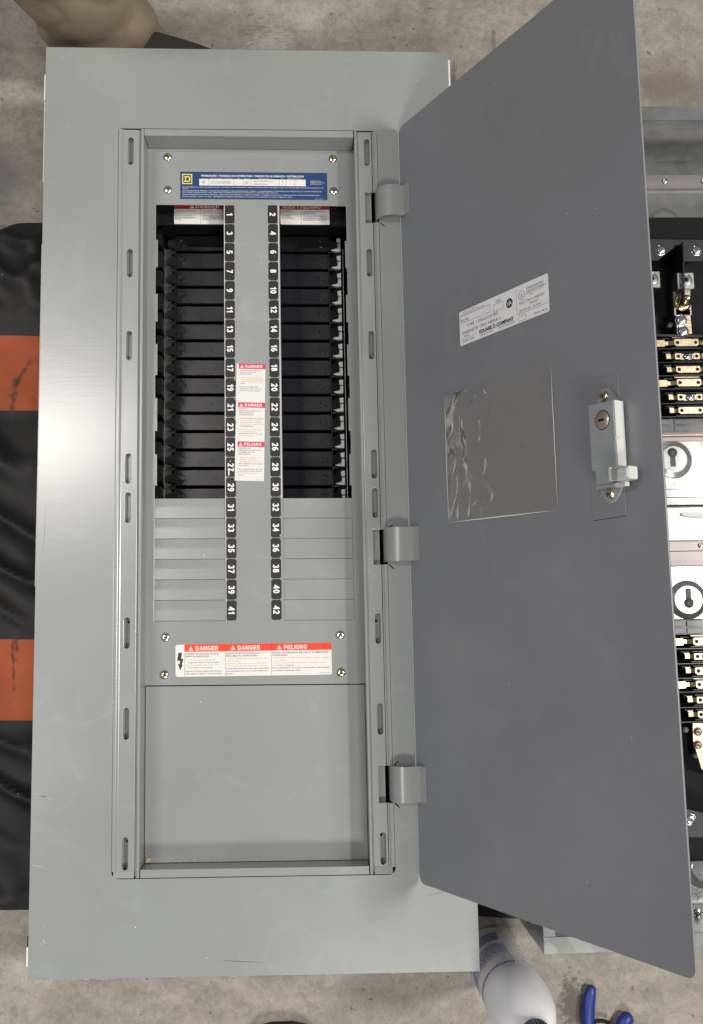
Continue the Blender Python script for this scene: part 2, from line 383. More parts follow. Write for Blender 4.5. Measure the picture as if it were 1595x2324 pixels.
    L(nn.outputs['Color'], wv.inputs[0]); L(tc.outputs['Object'], wv.inputs[2]); L(wv.outputs[0], v.inputs['Vector'])
    c = mul(c, ramp(v.outputs['Distance'], .0, (.66, .63, .61), .022, (1, 1, 1)), .34)
    L(c, b.inputs['Base Color'])
    b.inputs['Roughness'].default_value = .6
    bp = t.nodes.new('ShaderNodeBump'); bp.inputs['Strength'].default_value = .35; bp.inputs['Distance'].default_value = .002
    L(N(120, 5, .7), bp.inputs['Height']); L(bp.outputs[0], b.inputs['Normal'])
    return m
CONC = concrete()
q = MB(); q.add([(-4000, -4000, -155), (4000, -4000, -155), (4000, 4000, -155), (-4000, 4000, -155)], [(0, 1, 2, 3)], CONC)
link('floor', q.mesh('floor'), kind='structure')
# ================================================================== MAIN PANELBOARD
PB = empty('panelboard', (0, 0, FLOOR), 'open grey electrical panelboard with numbered black stickers, lying face up on the mat', 'electrical panel')
def P(name, q, parent=PB, label=None, fr=f_pan, kind=None): return _P(name, q, parent, label, fr, kind)
def _P(name, q, parent, label, fr, kind):
    return link(name, q.mesh(name, fr, WL[parent.name]), parent, WL[parent.name], label, kind=kind)
SCRW0 = mat('worn_edge', (.55, .55, .52), .6)
# --- trim frame
OX0, OX1, OY = -162.6, 161.0, 451.8
holes = [rr(OX0, OX1, -OY, OY, (6, 3, 8, 7), 5)]
for hy in (372, 330, -53, -96.5, -329, -373):
    sg = 1 if hy in (372, -53, -329) else -1
    # relief cuts beside the hinges
    holes.append([(161.8, hy - sg * .2), (163.2, hy - sg * 1.2), (168.2, hy + sg * 4.0), (167.2, hy + sg * 4.6)])
q = plate([(-254, -559), (254, -559), (254, 559), (-254, 559)], holes, -2.0, 0, PAINT, .3)
frame = P('trim_frame', q)
# returned edges of the trim, paint chipped white along parts of them
q = MB()
q.box(-254, -252.4, -558, 558, -10, -2.05, PAINT); q.box(252.4, 254, -558, 558, -10, -2.05, PAINT)
q.box(-252.3, 252.3, -559, -557.4, -10, -2.05, PAINT); q.box(-252.3, 252.3, 557.4, 559, -10, -2.05, PAINT)
P('trim_flange', q, frame)
q = MB()
q.box(254.05, 256.2, 512, 549, -9, -.6, WHITECHIP); q.box(254.05, 255.6, 470, 511, -9, -.8, WHITECHIP)
q.box(-255.3, -254.05, 488, 522, -8, -.6, WHITECHIP); q.box(-254.9, -254.05, 380, 486, -8, -1.0, WHITECHIP); q.box(-254.8, -254.05, -120, 300, -6, -1.2, WHITECHIP)
q.box(-256, -254.05, -545, -524, -9, -.8, WHITECHIP); q.box(-255.4, -254.05, -523, -512, -9, -.8, BLKM)
for i in range(14):
    x = random.uniform(-245, -120) if i < 10 else random.uniform(-130, 200); q.box(x, x + random.uniform(1, 8), -559.35, -559.05, -1.6, -.3, SCRW0)
for i in range(10):
    y = -500 - random.random() * 40; x = -236 - random.random() * 5; d = random.uniform(.5, 1.3); q.prism([(x, y), (x + d, y + .3), (x + d * .7, y + d)], .02, .07, WHITECHIP)
P('chipped_paint', q, frame, kind='stuff')
# scratches on the trim
SCR = mat('rust_scratch', (.17, .10, .07), .6); SCRW = mat('pale_scratch', (.40, .42, .40), .5)
def scratch(p0, p1, wd, m, q, z=.06, seg=7, wob=.8):
    rnd = random.Random(int(p0[0] * 7 + p1[1])); pts = []
    for i in range(seg + 1):
        f = i / seg; pts.append((p0[0] + (p1[0] - p0[0]) * f + rnd.uniform(-wob, wob), p0[1] + (p1[1] - p0[1]) * f + rnd.uniform(-wob, wob) * .5))
    for i in range(seg):
        (x0, y0), (x1, y1) = pts[i], pts[i + 1]; w0 = wd * sin(pi * (i + .15) / (seg + .3)); w1 = wd * sin(pi * (i + 1.15) / (seg + .3))
        dx, dy = x1 - x0, y1 - y0; l = math.hypot(dx, dy); nx, ny = -dy / l, dx / l
        q.add([(x0 + nx * w0, y0 + ny * w0, z), (x1 + nx * w1, y1 + ny * w1, z), (x1 - nx * w1, y1 - ny * w1, z), (x0 - nx * w0, y0 - ny * w0, z)], [(0, 1, 2, 3)], m)
def pp(x, y): v = at(x, y, 0); return (v.x, v.y - SH * v.x)
for a_, b_, w_, m_, g_ in (((961, 2034), (1088, 2003), .45, SCR, 7), ((500, 2179), (606, 2184), .40, SCR, 7), ((104, 1140), (97, 1268), .18, SCR, 12),
                           ((73, 1799), (125, 1815), .55, SCRW, 9), ((80, 1803), (112, 1810), .35, SCRW, 9), ((70, 1962), (105, 1968), .4, SCRW, 7)):
    q = MB(); scratch(pp(*a_), pp(*b_), w_, m_, q, seg=g_); P('scratch', q, frame)

# --- rails on both sides of the opening
def bead(x_out, x_in, y0, y1, q):
    sg = 1 if x_in > x_out else -1; d = lambda k: x_out + sg * k
    prof = [(d(.2), -4), (d(.2), -.5), (d(.6), 0), (d(3.6), 0), (d(4.2), -.3), (d(6.1), -2.2), (d(6.8), -2.5), (d(7.6), -2.5), (d(7.6), -4)]
    q.sweep(prof, y0, y1, PAINT, True)
SL = [422.9, 277.2, 172.7, 21.0, -26.4, -174.5, -279.0, -424.6]
SR = [424.1, 279.5, 174.1, 25.9, -21.4, -171.5, -276.6, -423.2]
ql = plate([(-155.2, -444), (-136.8, -444), (-136.8, 451), (-155.2, 451)], [slot(-147.6, y, 3.4, 18.2) for y in SL], -4.3, -2.5, PAINT, .35)
bead(-162.5, -155, -444, 451, ql)
def endbevel(q, x0, x1, y0, y1):
    q.add([(x0, y0, -2.5), (x1, y0, -2.5), (x1, y1, 0), (x0, y1, 0), (x0, y0, -4.3), (x1, y0, -4.3), (x1, y1, -4.3), (x0, y1, -4.3)],
          [(0, 1, 2, 3), (4, 5, 6, 7), (0, 1, 5, 4), (1, 2, 6, 5), (2, 3, 7, 6), (3, 0, 4, 7)], PAINT)
endbevel(ql, -160.5, -137, -444, -451)
P('side_rail', ql)
outl = [(136.8, -443), (155.2, -443)]
for y0, y1 in ((-372, -330), (-95.8, -53.6), (331, 371)):
    outl += [(155.2, y0), (144.0, y0), (144.0, y1), (155.2, y1)]
outl += [(155.2, 451), (136.8, 451)]
qr = plate(outl, [slot(147.5, y, 3.4, 18.0) for y in SR], -4.3, -2.5, PAINT, .35)
ys = [-443, -372, -330, -95.8, -53.6, 331, 371, 451]
for i in range(0, 8, 2): bead(160.9, 155, ys[i], ys[i + 1], qr)
endbevel(qr, 137, 158, -443, -451)
P('side_rail', qr)
for sx, nm in ((-1, 0), (1, 1)):
    q = MB()                                  # inner strip with a groove beside it
    xa, xb = (-134.6, -130.9) if sx < 0 else (132.6, 136.2)
    a, b = min(xa, xb), max(xa, xb)
    if sx < 0: prof = [(-136.4, -6), (-136.4, -3.2), (-135.4, -3.4), (-134.4, -.6), (-133.8, -.1), (-131.4, -.1), (-130.9, -.5), (-130.9, -33), (-132, -33), (-132, -6)]
    else: prof = [(136.5, -6), (136.5, -3.2), (135.6, -3.4), (134.9, -.5), (134.4, -.1), (132.4, -.1), (131.9, -.5), (131.9, -33), (133, -33), (133, -6)]
    q.sweep(prof, -451, 451, PAINT, True)
    P('inner_strip', q)
    q = MB()                                  # sheet behind the slots
    x0, x1 = (-163, -137.5) if sx < 0 else (136.8, 152.3)
    q.box(x0, x1, -450, 450, -14, -11, PAINT)
    for y in ([-412, -162] if sx < 0 else [-409, -163, 408]):
        cx = (-146.2 if sx < 0 else 145.6)
        q.cyl(cx, y, 3.0, -11, -9.4, EDGE, 14); q.cyl(cx, y, 1.9, -9.3, -9.2, HOLE, 12)
    P('backing_strip', q)
# lips and walls at the ends of the opening
for sy in (1, -1):
    q = MB(); y0, y1 = (442.2, 450.9) if sy > 0 else (-450.9, -442.0)
    x0 = -129.6 if sy < 0 else -130.2; x1 = 130.7
    q.box(x0, x1, y0, y1, -1.4, 0, PAINT)
    yw0, yw1 = (442.3, 443.6) if sy > 0 else (-443.4, -442.1)
    q.box(x0, x1, yw0, yw1, -34, -1.45, PAINT)
    P('lip', q)

# --- dead front with two windows
def win(x0, x1, y0, y1, side):
    pts = []
    ty = [(320, 284), (249, 213), (184, 144), (115, 73), (44, 5)]
    if side < 0:                             # tabs on the outer (left) edge
        pts = [(x1, y0), (x1, y1), (x0, y1)]
        for a, b in ty: pts += [(x0, a), (x0 + 2.6, a), (x0 + 2.6, b), (x0, b)]
        pts += [(x0, y0)]
        return pts[::-1]
    pts = [(x0, y1), (x0, y0), (x1, y0)]
    for a, b in reversed(ty): pts += [(x1, b), (x1 - 2.2, b), (x1 - 2.2, a), (x1, a)]
    return pts + [(x1, y1)]
q = plate([(-134.5, -237), (134.5, -237), (134.5, 442), (-134.5, 442)],
          [win(-120.9, -34.9, -160.8, 366.8, -1), win(35.9, 121.0, -160.8, 366.8, 1)], -34.4, -33, PAINT, .2)
front = P('dead_front', q)
# added dark sheet under the twist-outs, standing in for shade in their gaps
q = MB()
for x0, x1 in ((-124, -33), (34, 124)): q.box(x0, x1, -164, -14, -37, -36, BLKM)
P('gap_shade_sheet', q, front)
TP = 24.93
for sx, (x0, x1) in ((-1, (-120.6, -35.3)), (1, (36.3, 120.7))):
    for i in range(6):
        y1 = -11.2 - i * TP; y0 = y1 - TP + .30
        q = MB(); m_ = y0 + (y1 - y0) * .56; zt = -33.0
        pr = [(y0, zt - .2), (y0 + .35, zt + .15), (m_ - 1, zt - .5), (m_ + 1, zt - .5), (y1 - .35, zt + .15), (y1, zt - .2), (y1, zt - 2), (y0, zt - 2)]
        n = len(pr); vs = [(x0, y, z) for y, z in pr] + [(x1, y, z) for y, z in pr]
        q.add(vs, [(k, (k + 1) % n, n + (k + 1) % n, n + k) for k in range(n)] + [tuple(range(n)), tuple(range(n, 2 * n))], PAINT)
        P('twistout', q)
# --- cover plate over the lower half
q = plate([(-130.3, -441.6), (131.4, -441.6), (131.4, -238.2), (-130.3, -238.2)], [], -34.0, -32.6, PAINT, .25)
P('cover_plate', q)
# --- box of the panelboard
q = MB()
q.box(-235, -233, -540, 540, -150, -2.2, GALV); q.box(233, 235, -540, 540, -150, -2.2, GALV)
q.box(-232.9, 232.9, -540, -538, -150, -2.2, GALV); q.box(-232.9, 232.9, 538, 540, -150, -2.2, GALV)
q.box(-232.9, 232.9, -537.9, 537.9, -150, -148, BLKM)
P('back_box', q)
# --- screws on the dead front
def screw_mesh(m, r=5.4, seed=0):
    q = MB(); prof = [(r, 0), (r, .7)] + [(r * cos(a), .7 + 2.4 * sin(a)) for a in (.25, .5, .75, 1.0, 1.25)]
    q.lathe(0, 0, prof, m, 20)
    for a in (0, 90):
        s0 = len(q.v); q.box(-2.4, 2.4, -.48, .48, 2.4, 3.14, HOLE); q.rot(0, 0, radians(a + seed), s0)
    s0 = len(q.v); q.box(-1.0, .6, .3, 1.6, 2.9, 3.2, m); q.rot(0, 0, radians(seed + 40), s0)
    return q.mesh('screw')
SCZ, SCB = screw_mesh(ZINC, seed=25), screw_mesh(BRASS, seed=70)
SCALL = []
for x, y, k, a in ((-106.2, 430.4, 1, 20), (105.4, 430.2, 1, 75), (-105.8, 386.5, 0, 40), (105.7, 386.6, 0, 15), (-106.8, -180.0, 0, 60), (103.4, -178.8, 0, 85), (-108.2, -224.5, 1, 10), (103.6, -223.8, 1, 50)):
    o = link('screw', SCB if k else SCZ, PB, f_pan((x, y, -33)), 'yellow-plated screw' if k else 'silver screw'); o.rotation_euler.z = radians(a)

# --- number stickers
def numsticker(n, x, y, h=24.3, wd=12.4):
    q = MB(); hx = wd / 2; hy = h / 2; c = 1.9
    top = random.uniform(-.25, .25)
    pts = [(hx, -hy + c), (hx, hy - c), (hx - c, hy), (-hx + c, hy), (-hx, hy - c), (-hx, -hy + c), (-hx + c, -hy), (hx - c, -hy)]
    if n in (1, 2): pts = rr(-hx, hx, -hy, hy, (1.8, 1.8, 1.9, 1.9), 3)
    q.prism(pts, 0, .18, NUMB, top=.12)
    s0 = len(q.v)
    sgn = str(n)
    q.heavy(sgn, 0, 0, 7.7, NUMW, .24, None, .20, 'C')
    for i in range(s0, len(q.v)): q.v[i].y -= 3.85
    q.rot(0, 0, -pi / 2, s0)
    if n == 27:  # torn stroke through the figure
        q.prism([(-3.2, -1.8), (-1.6, -1.6), (-1.7, -9.6), (-2.3, -11.2), (-3.0, -9.8)], .27, .34, NUMW); q.prism([(-.9, 6.6), (.1, 7.4), (-1.2, 8.4)], .27, .34, NUMW)
    if n in (19, 21, 23):
        q.prism([(hx - .2, 8), (hx + 1.2, 7), (hx + .6, 4), (hx - .2, 2)], .1, .2, NUMB); q.prism([(hx - 1.6, 11.2), (hx - .2, 10.2), (hx - .8, 9.4)], .24, .3, WHITE)
    if n == 34:
        q.prism([(hx - 1, -hy + 1.2), (hx, -hy + 3.5), (hx - 1.6, -hy + 3)], .24, .32, WHITE)
    base = f_pan((x, y, -32.98))
    o = link('number_sticker', q.mesh('number_sticker'), PB, base, 'black sticker numbered %d' % n)
    o.rotation_euler.z = radians(random.uniform(-.5, .5) - .3)
for i in range(21):
    y = 367 - 25.14 * (i + .5)
    numsticker(2 * i + 1, -27.7 + random.uniform(-.2, .2), y)
    numsticker(2 * i + 2, 27.2 + random.uniform(-.2, .2) - (.5 if i > 16 else 0), y + .4)
# pale liner lines beside the stickers
q = MB()
q.box(-34.6, -34.0, -160, 366, -33, -32.9, WHITE); q.box(34.2, 34.8, -10, 366, -33, -32.9, WHITE)
P('sticker_liner', q, front)

# --- labels
def tri(q, x, y, h, z, fill, ink):
    q.prism([(x, y), (x + h * 1.12, y), (x + h * .56, y + h)], z, z + .02, fill)
    q.box(x + h * .50, x + h * .62, y + h * .34, y + h * .70, z + .03, z + .05, ink); q.box(x + h * .50, x + h * .62, y + h * .12, y + h * .24, z + .03, z + .05, ink)
def blue_label():
    q = MB(); z = .16
    q.box(-90.2, 97.5, 374.6, 411.2, 0, z, BLUE)
    # emblem: square with a D
    a, b, c, d = -87.8, -75.0, 394.6, 408.2
    q.box(a, b, c, d, z, z + .03, YEL); q.box(a + 1.3, b - 1.3, c + 1.3, d - 1.3, z + .04, z + .06, BLUE)
    zz = z + .08; x0, x1, y0, y1 = a + 3.2, b - 2.6, c + 3.0, d - 3.0
    q.prism([(x0 - .6, y1), (x0 - .6, y1 - 1.5), (x1 - 2.2, y1 - 1.5), (x1 - 2.0, y1)], zz, zz + .02, YEL)
    q.prism([(x0 - .6, y0), (x0 - .6, y0 + 1.5), (x1 - 2.2, y0 + 1.5), (x1 - 2.0, y0)], zz, zz + .02, YEL)
    q.box(x0 + .4, x0 + 1.8, y0 + 1.5, y1 - 1.5, zz, zz + .02, YEL)
    q.prism([(x1 - 2.2, y1), (x1 - .6, y1 - .3), (x1, y1 - 1.4), (x1, y0 + 1.4), (x1 - .6, y0 + .3), (x1 - 2.2, y0), (x1 - 2.2, y0 + 1.5), (x1 - 1.6, y0 + 2), (x1 - 1.6, y1 - 2), (x1 - 2.2, y1 - 1.5)], zz, zz + .02, YEL)
    t = lambda s, x, y, h, w_=None, al='L', m=WHITE, b_=.0: q.text(s, x, y, h, m, z + .1, 0, w_, b_, al)
    t('PANELBOARD / PANNEAU DE DISTRIBUTION / TABLERO DE ALUMBRADO / DISTRIBUCION', -63.5, 404.9, 2.3, 131, b_=.03)
    t('CAT. / Nº DE CAT. / NO. DE CAT.', -52, 402.3, 1.1, 29); t('SER.', -17, 402.3, 1.1); t('MAX. A', -8.5, 402.3, 1.1, 7); t('MAX. VAC/VCA / V~', 10, 402.3, 1.1, 17); t('Ø', 39.2, 402.3, 1.2); t('WIRE / FILS / HILOS', 47, 402.3, 1.1, 17)
    q.box(-66, 70, 392.9, 401.8, z, z + .04, WHITE)
    for x in (-54, -22, -10.4, -.4, 36, 44.5): q.box(x, x + .25, 392.9, 401.8, z + .05, z + .06, INK)
    k = lambda s, x, y, h, w_=None: q.text(s, x, y, h, INKG, z + .1, 0, w_)
    k('NF', -62.6, 395.4, 3.8, 4.2); k('12112762410070001', -51.3, 395.4, 3.8, 25.5); k('250', -8.6, 395.2, 3.9, 5.2)
    k('600Y/347VAC/Vca', 3.5, 398, 2.3, 24); k('240VAC/Vca', 3.5, 394.2, 2.3, 16.5); k('3', 39.4, 398, 2.3); k('3', 39.4, 394, 2.3); k('4', 55, 398, 2.3); k('3', 55, 394, 2.3)
    t('MADE IN U.S.A.', 76, 399.2, 1.3, 14); t('FABRIQUÉ AUX É.-U.', 76, 397.2, 1.3, 18); t('HECHO EN EUA', 76, 395.2, 1.3, 15)
    for i, s in enumerate(['SEE MAIN BREAKER, IF USED, FOR AMPERE RATING.  AUTOMATIC TRIP IS INDICATED BY HANDLE POSITION MIDWAY BETWEEN ON AND OFF. RESTORE SERVICE BY MOVING HANDLE TO OFF',
                           'THEN ON.', 'VOIR LE DISJONCTEUR PRINCIPAL, SI UTILISÉ, POUR OBTENIR LA VALEUR NOMINALE DE COURANT.  LE DÉCLENCHEMENT AUTOMATIQUE EST INDIQUÉ PAR LA POSITION INTERMÉDIAIRE',
                           'DE LA MANETTE ENTRE «OFF» ET «ON».  REMETTRE LE COURANT EN METTANT LA MANETTE À LA POSITION «OFF» PUIS «ON».',
                           'VER EL INTERRUPTOR AUTOMÁTICO PRINCIPAL, SI SE UTILIZA, PARA OBTENER LA CORRIENTE NOMINAL.  EL DISPARO AUTOMÁTICO ES INDICADO POR LA POSICIÓN INTERMEDIA DE LA',
                           'PALANCA ENTRE "I" (ON) Y "O" (OFF).  RESTABLEZCA EL SERVICIO MOVIENDO LA PALANCA A LA POSICIÓN "O" (OFF) Y LUEGO A "I" (ON).']):
        t(s, -87.6, [390, 387.8, 385, 382.8, 379.9, 377.2][i], 1.35, [181, 8, 178, 122, 176, 140][i])
    t('80112-183-01   1', 82, 375.4, .9, 12)
    return q
P('rating_label', blue_label(), front, 'blue rating label with a yellow square emblem and a white data strip', fr=lambda v: f_pan((v[0], v[1], v[2] - 32.98)))
def mid_label():
    q = MB(); z = .15; W_ = 33.2
    q.box(-18.6, 14.6, 10.3, 158.6, 0, z, WHITE); q.box(-21.4, -18.7, 10.3, 158.6, 0, z * .8, WHITE)
    secs = [(158.6, 'DANGER', [('HAZARD OF ELECTRIC', 27, 0), ('SHOCK, BURN OR', 21, 0), ('EXPLOSION', 14, 0), ('', 0, 0), ('• Before energizing panel-', 29, 2), ('  board, all unused spaces', 29, 2), ('  must be filled with blank', 28, 2), ('  fillers.', 6, 0), ('', 0, 0), ('Failure to follow this', 23, 2), ('instruction will result in', 27, 2), ('death or serious injury.', 26, 2)]),
            (109.2, 'DANGER', [('RISQUE', 9, 0), ("D'ÉLECTROCUTION, DE", 27, 0), ('BRÛLURES OU', 18, 0), ("D'EXPLOSION", 17, 0), ('', 0, 0), ('• Avant de mettre le panneau', 30, 2), ('  sous tension, tous les', 25, 2), ('  emplacements inutilisés', 27, 2), ('  doivent être couverts avec', 30, 2), ('  des plaquettes.', 17, 2), ('', 0, 0), ("Si cette précaution n'est", 28, 2), ('pas respectée, cela', 22, 2), ('entraînera la mort ou des', 29, 2), ('blessures graves.', 20, 2)]),
            (59.6, 'PELIGRO', [('PELIGRO DE', 15, 0), ('DESCARGA ELÉCTRICA,', 29, 0), ('QUEMADURAS O', 20, 0), ('EXPLOSIÓN', 14, 0), ('', 0, 0), ('• Antes de energizar el', 25, 2), ('  tablero, todos los', 21, 2), ('  espacios sin usar deben', 28, 2), ('  ser cubiertos con piezas', 29, 2), ('  de relleno.', 12, 0), ('', 0, 0), ('El incumplimiento de esta', 30, 2), ('precaución podrá causar', 29, 2), ('la muerte o lesiones', 23, 2), ('serias.', 7, 0)])]
    for y, head, lines in secs:
        q.box(-18.6, 14.6, y - 6.6, y, z, z + .03, RED)
        tri(q, -17.0, y - 5.4, 4.2, z + .04, WHITE, RED)
        q.heavy(head, -10.6, y - 5.2, 3.7, WHITE, z + .08, 21.5)
        yy = y - 9.2
        for s, w_, c in lines:
            if s: q.text(s.strip(), -17.2 + (1.2 if s.startswith('  ') else 0), yy, 1.5, INKG if c == 0 or random.random() < .35 else (INKG if random.random() < .3 else INKO), z + .08, 0, w_, .01)
            yy -= 2.45 if s else 2.0
    q.text('80043-380-01', 5, 11.4, .9, INKG, z + .08, 0, 8)
    q.rot(-2, 84, radians(-1.25)); 
    return q
P('warning_label', mid_label(), front, 'tall white three-part warning label with crimson bands', fr=lambda v: f_pan((v[0], v[1], v[2] - 32.9)))
def low_label():
    q = MB(); z = .15; x0, x1, y0, y1 = -95, 92.6, -226.6, -188.4
    q.prism(rr(x0, x1, y0, y1, 2.6, 4), 0, z, WHITE)
    q.prism(rr(-84, x1, y1 - 8.6, y1, (2.6, 0, 0, 0), 4), z, z + .03, REDO)
    q.box(-84.2, -83.9, y0 + .3, y1 - .2, z, z + .05, INK)
    for x in (-35.6, 19.8): q.box(x, x + .3, y0 + .2, y1 - .1, z, z + .06, INK)
    for x, hd, w_ in ((-79.5, 'DANGER', 27), (-29, 'DANGER', 27), (26.6, 'PELIGRO', 28)):
        tri(q, x, y1 - 7.2, 5.2, z + .04, WHITE, REDO); q.heavy(hd, x + 8.6, y1 - 7.2, 5.2, WHITE, z + .08, w_)
    q.prism([(-91.5, -198), (-87.2, -198), (-88.4, -205.2), (-85.6, -205.2), (-87.4, -212.2), (-86.3, -212.2), (-89.6, -219.2), (-92.0, -211.0), (-90.2, -211.6), (-89.4, -207.6), (-93.0, -207.4)], z, z + .05, INK)
    T = lambda s, x, y, w_, m=INKG, b=.0: q.text(s, x, y, 1.75, m, z + .08, 0, w_, b)
    cols = [(-83, [('HAZARD OF ELECTRIC SHOCK,', 40, 0), ('BURN OR EXPLOSION', 28, 0), ('', 0, 0), ('• Turn off power supplying this', 35, 2), ('   equipment before working inside.', 38, 2), ('• Close and secure all covers and', 39, 2), ('   trims before re-energizing.', 30, 2), ('', 0, 0), ('Failure to follow these instructions', 43, 1), ('will result in death or serious injury.', 44, 1)]),
            (-34.4, [("RISQUE D'ÉLECTROCUTION, DE", 40, 0), ("BRÛLURES OU D'EXPLOSION", 37, 0), ("• Coupez l'alimentation de cet appareil avant", 51, 2), ("   d'y travailler.", 15, 2), ('• Fermez et fixez tous les couvercles et les', 49, 2), ('   garnitures avant de remettre le courant.', 46, 2), ('Si ces précautions ne sont pas respectées,', 52, 1), ('cela entraînera la mort ou des blessures', 49, 1), ('graves.', 8, 1)]),
            (21.2, [('PELIGRO DE DESCARGA ELÉCTRICA, QUEMADURAS', 67, 0), ('O EXPLOSIÓN', 18, 0), ('• Desenergice el equipo antes de efectuar cualquier trabajo', 68, 2), ('   en su interior.', 15, 2), ('• Cierre y asegure todas las frentes y los marcos antes', 63, 2), ('   de volver a energizar.', 24, 2), ('El incumplimiento de estas precauciones podrá causar', 68, 1), ('la muerte o lesiones serias.', 34, 1)])]
    for x, ls in cols:
        y = y1 - 12.0
        for s, w_, c in ls:
            if s: T(s.strip(), x + (2.4 if s.startswith('   ') else 0), y, w_, {0: INK, 1: INKG, 2: random.choice([INKO, INKG, INKO])}[c], .012 if c < 2 else 0)
            y -= 3.0 if s else 1.3
    q.text('80043-369-02', 78, y0 + 1.6, 1.1, INKG, z + .08, 0, 12)
    s = q; s.rot(0, -207, radians(.35)); return q
P('warning_label', low_label(), front, 'wide white three-column warning label with red bands and a lightning bolt', fr=lambda v: f_pan((v[0], v[1], v[2] - 32.98)))

# --- inside: interior danger labels, filler blocks, rails
q = MB()
q.box(-132, 134, 354, 440, -70, -66, BLKM); P('top_barrier', q)
q = MB(); q.box(-132, 134, 366, 372, -148, -70.5, BLKM); P('barrier_wall', q)
def in_label(x0, x1, y0, txt, l1, l2, cut):
    q = MB(); q.prism(rr(x0, x1, y0, y0 + 31, 1.5, 3), 0, .15, WHITE)
    q.box(x0, x1, y0 + 20.5, y0 + 31.05, .16, .19, REDD)
    if txt.startswith('D'): tri(q, x0 + 20, y0 + 21.6, 5.4, .2, WHITE, REDD); q.heavy(txt, x0 + 28, y0 + 21.7, 5.2, WHITE, .24, 31, .15)
    else: q.heavy(txt, x0 + 3, y0 + 21.7, 5.2, WHITE, .24, 50, .14)
    xm = x0 + (x1 - x0) * cut; q.box(xm, xm + .3, y0, y0 + 20.5, .16, .2, INK)
    for k, ls in ((0, l1), (1, l2)):
        for i, s in enumerate(ls):
            if s: q.text(s, x0 + 1.4 if k == 0 else xm + 2.4, y0 + 17 - i * 2.7 - (1 if i > 1 else 0), 1.9, INKG, .24, 0, None, .01)
    return q
fr_in = lambda v: f_pan((v[0], v[1], v[2] - 65.9))
l1 = ['• EXPOSED LIVE PARTS', '', 'REPLACE BARRIERS', 'BEFORE ENERGIZING', 'PANEL.']
P('danger_label', in_label(-102.6, -34, 355.4, 'DANGER', l1, ['• LES PIÈCES DÉCOUVER', '   SONT SOUS TENSION', 'REMPLACEZ LES ÉCRANS', 'AVANT DE METTRE LE', 'PANNEAU SOUS TENSION'], .50), PB, 'white interior danger label with dark red band reading danger', fr=fr_in)
P('danger_label', in_label(36, 100.4, 355.8, 'DANGER / PELIGRO'.replace('DANGER', 'NGER'), ['LIVE PARTS', '', 'BARRIERS', 'ENERGIZING'], ['• LAS PIEZAS EXPUESTAS', '   ESTÁN "VIVAS"', 'COLOQUE NUEVAMENTE', 'LAS BARRERAS ANTES DE', 'ENERGIZAR EL TABLERO.'], .42), PB, 'white interior danger label with dark red band reading danger and peligro', fr=fr_in)
# filler blocks
ROWP = 24.86
def filler(sx, i):
    yc = 252.5 - (i - 4) * ROWP + .0
    q = MB(); x0, x1 = (-107.5, -20) if sx < 0 else (20, 98.5)
    zt = -120 + random.uniform(-.3, .3)
    q.box(x0, x1, yc - 10.4, yc + 10.4, -148, zt, BLK, ch=.8)
    # rim lip on both long edges, ejector rings
    q.box(x0 + 1, x1 - 1, yc - 10.3, yc - 9.6, zt, zt + .5, BLK)
    cx = -98.8 if sx < 0 else 88.5
    q.lathe(cx, yc - .6, [(4.9, zt + .05), (4.5, zt + .6), (4.0, zt + .6), (3.6, zt + .02)], BLK, 20, cap=False)
    if sx < 0: q.cyl(-60 + (i % 3) * 3, yc - 1, .8, zt, zt + .4, BLK, 8)
    else:
        q.cyl(62, yc - 1, .8, zt, zt + .4, BLK, 8)
    sgn = -1 if sx < 0 else 1; xe = x0 if sx < 0 else x1
    # trapezoid fin at the outer end
    xo = xe + sgn * 11.5
    q.prism([(xe + sgn * .3, yc - 7.8), (xe + sgn * .3, yc + 5.8), (xo, yc + 3.0), (xo, yc - 5.2)], -148, zt + .8, HOLE)
    q.box(min(xe, xe + sgn * 7.5), max(xe, xe + sgn * 7.5), yc - 12.9, yc - 10.6, -148, zt + .2, BLK)
    q.box(min(xe, xe + sgn * 1.6), max(xe, xe + sgn * 1.6), yc - 11.8, yc + 11.2, -148, zt + 1.4, BLK, ch=.3)
    P('filler_block', q)
for i in range(0, 16):
    filler(-1, i); filler(1, i)
q = MB()
q.box(-122.6, -108.5, -20, 345, -148, -126, SHADEPL); q.box(-123.3, -122.4, -20, 345, -140, -121, LUG)
for i in range(16):
    yc = 252.5 - (i - 4) * ROWP; q.box(-119, -108.7, yc - 14.3, yc - 13.2, -126, -120.6, SHADEPL)
P('mounting_rail', q, label='dark plastic rail beside the left filler blocks')
q = MB()
q.box(99.5, 115.6, -20, 345, -148, -128, BLKM); q.box(118.2, 119, -20, 345, -140, -121, LUG)
for i in range(16):
    yc = 252.5 - (i - 4) * ROWP
    q.prism([(110.4, yc + 8.6), (115.6, yc + 9.8), (115.6, yc + 2.5), (111, yc + 2.5)], -128, -123, WHP)
    q.prism([(108.2, yc - 9.4), (115.6, yc - 9.4), (115.6, yc + .9), (111, yc + .9), (111, yc - 4.6), (101.5, yc - 7.6)], -128, -123, WHP)
P('mounting_rail', q, label='rail with white plastic steps beside the right filler blocks')
for sx in (-1, 1):
    for i in range(13):
        y = -8 + i * 29; a, b = sorted((sx * 123.0, sx * 131.0)); q = MB(); q.box(a, b, y, y + 22, -148, -96 - (i % 2) * 6, BLK, ch=.6)
        P('side_barrier', q)
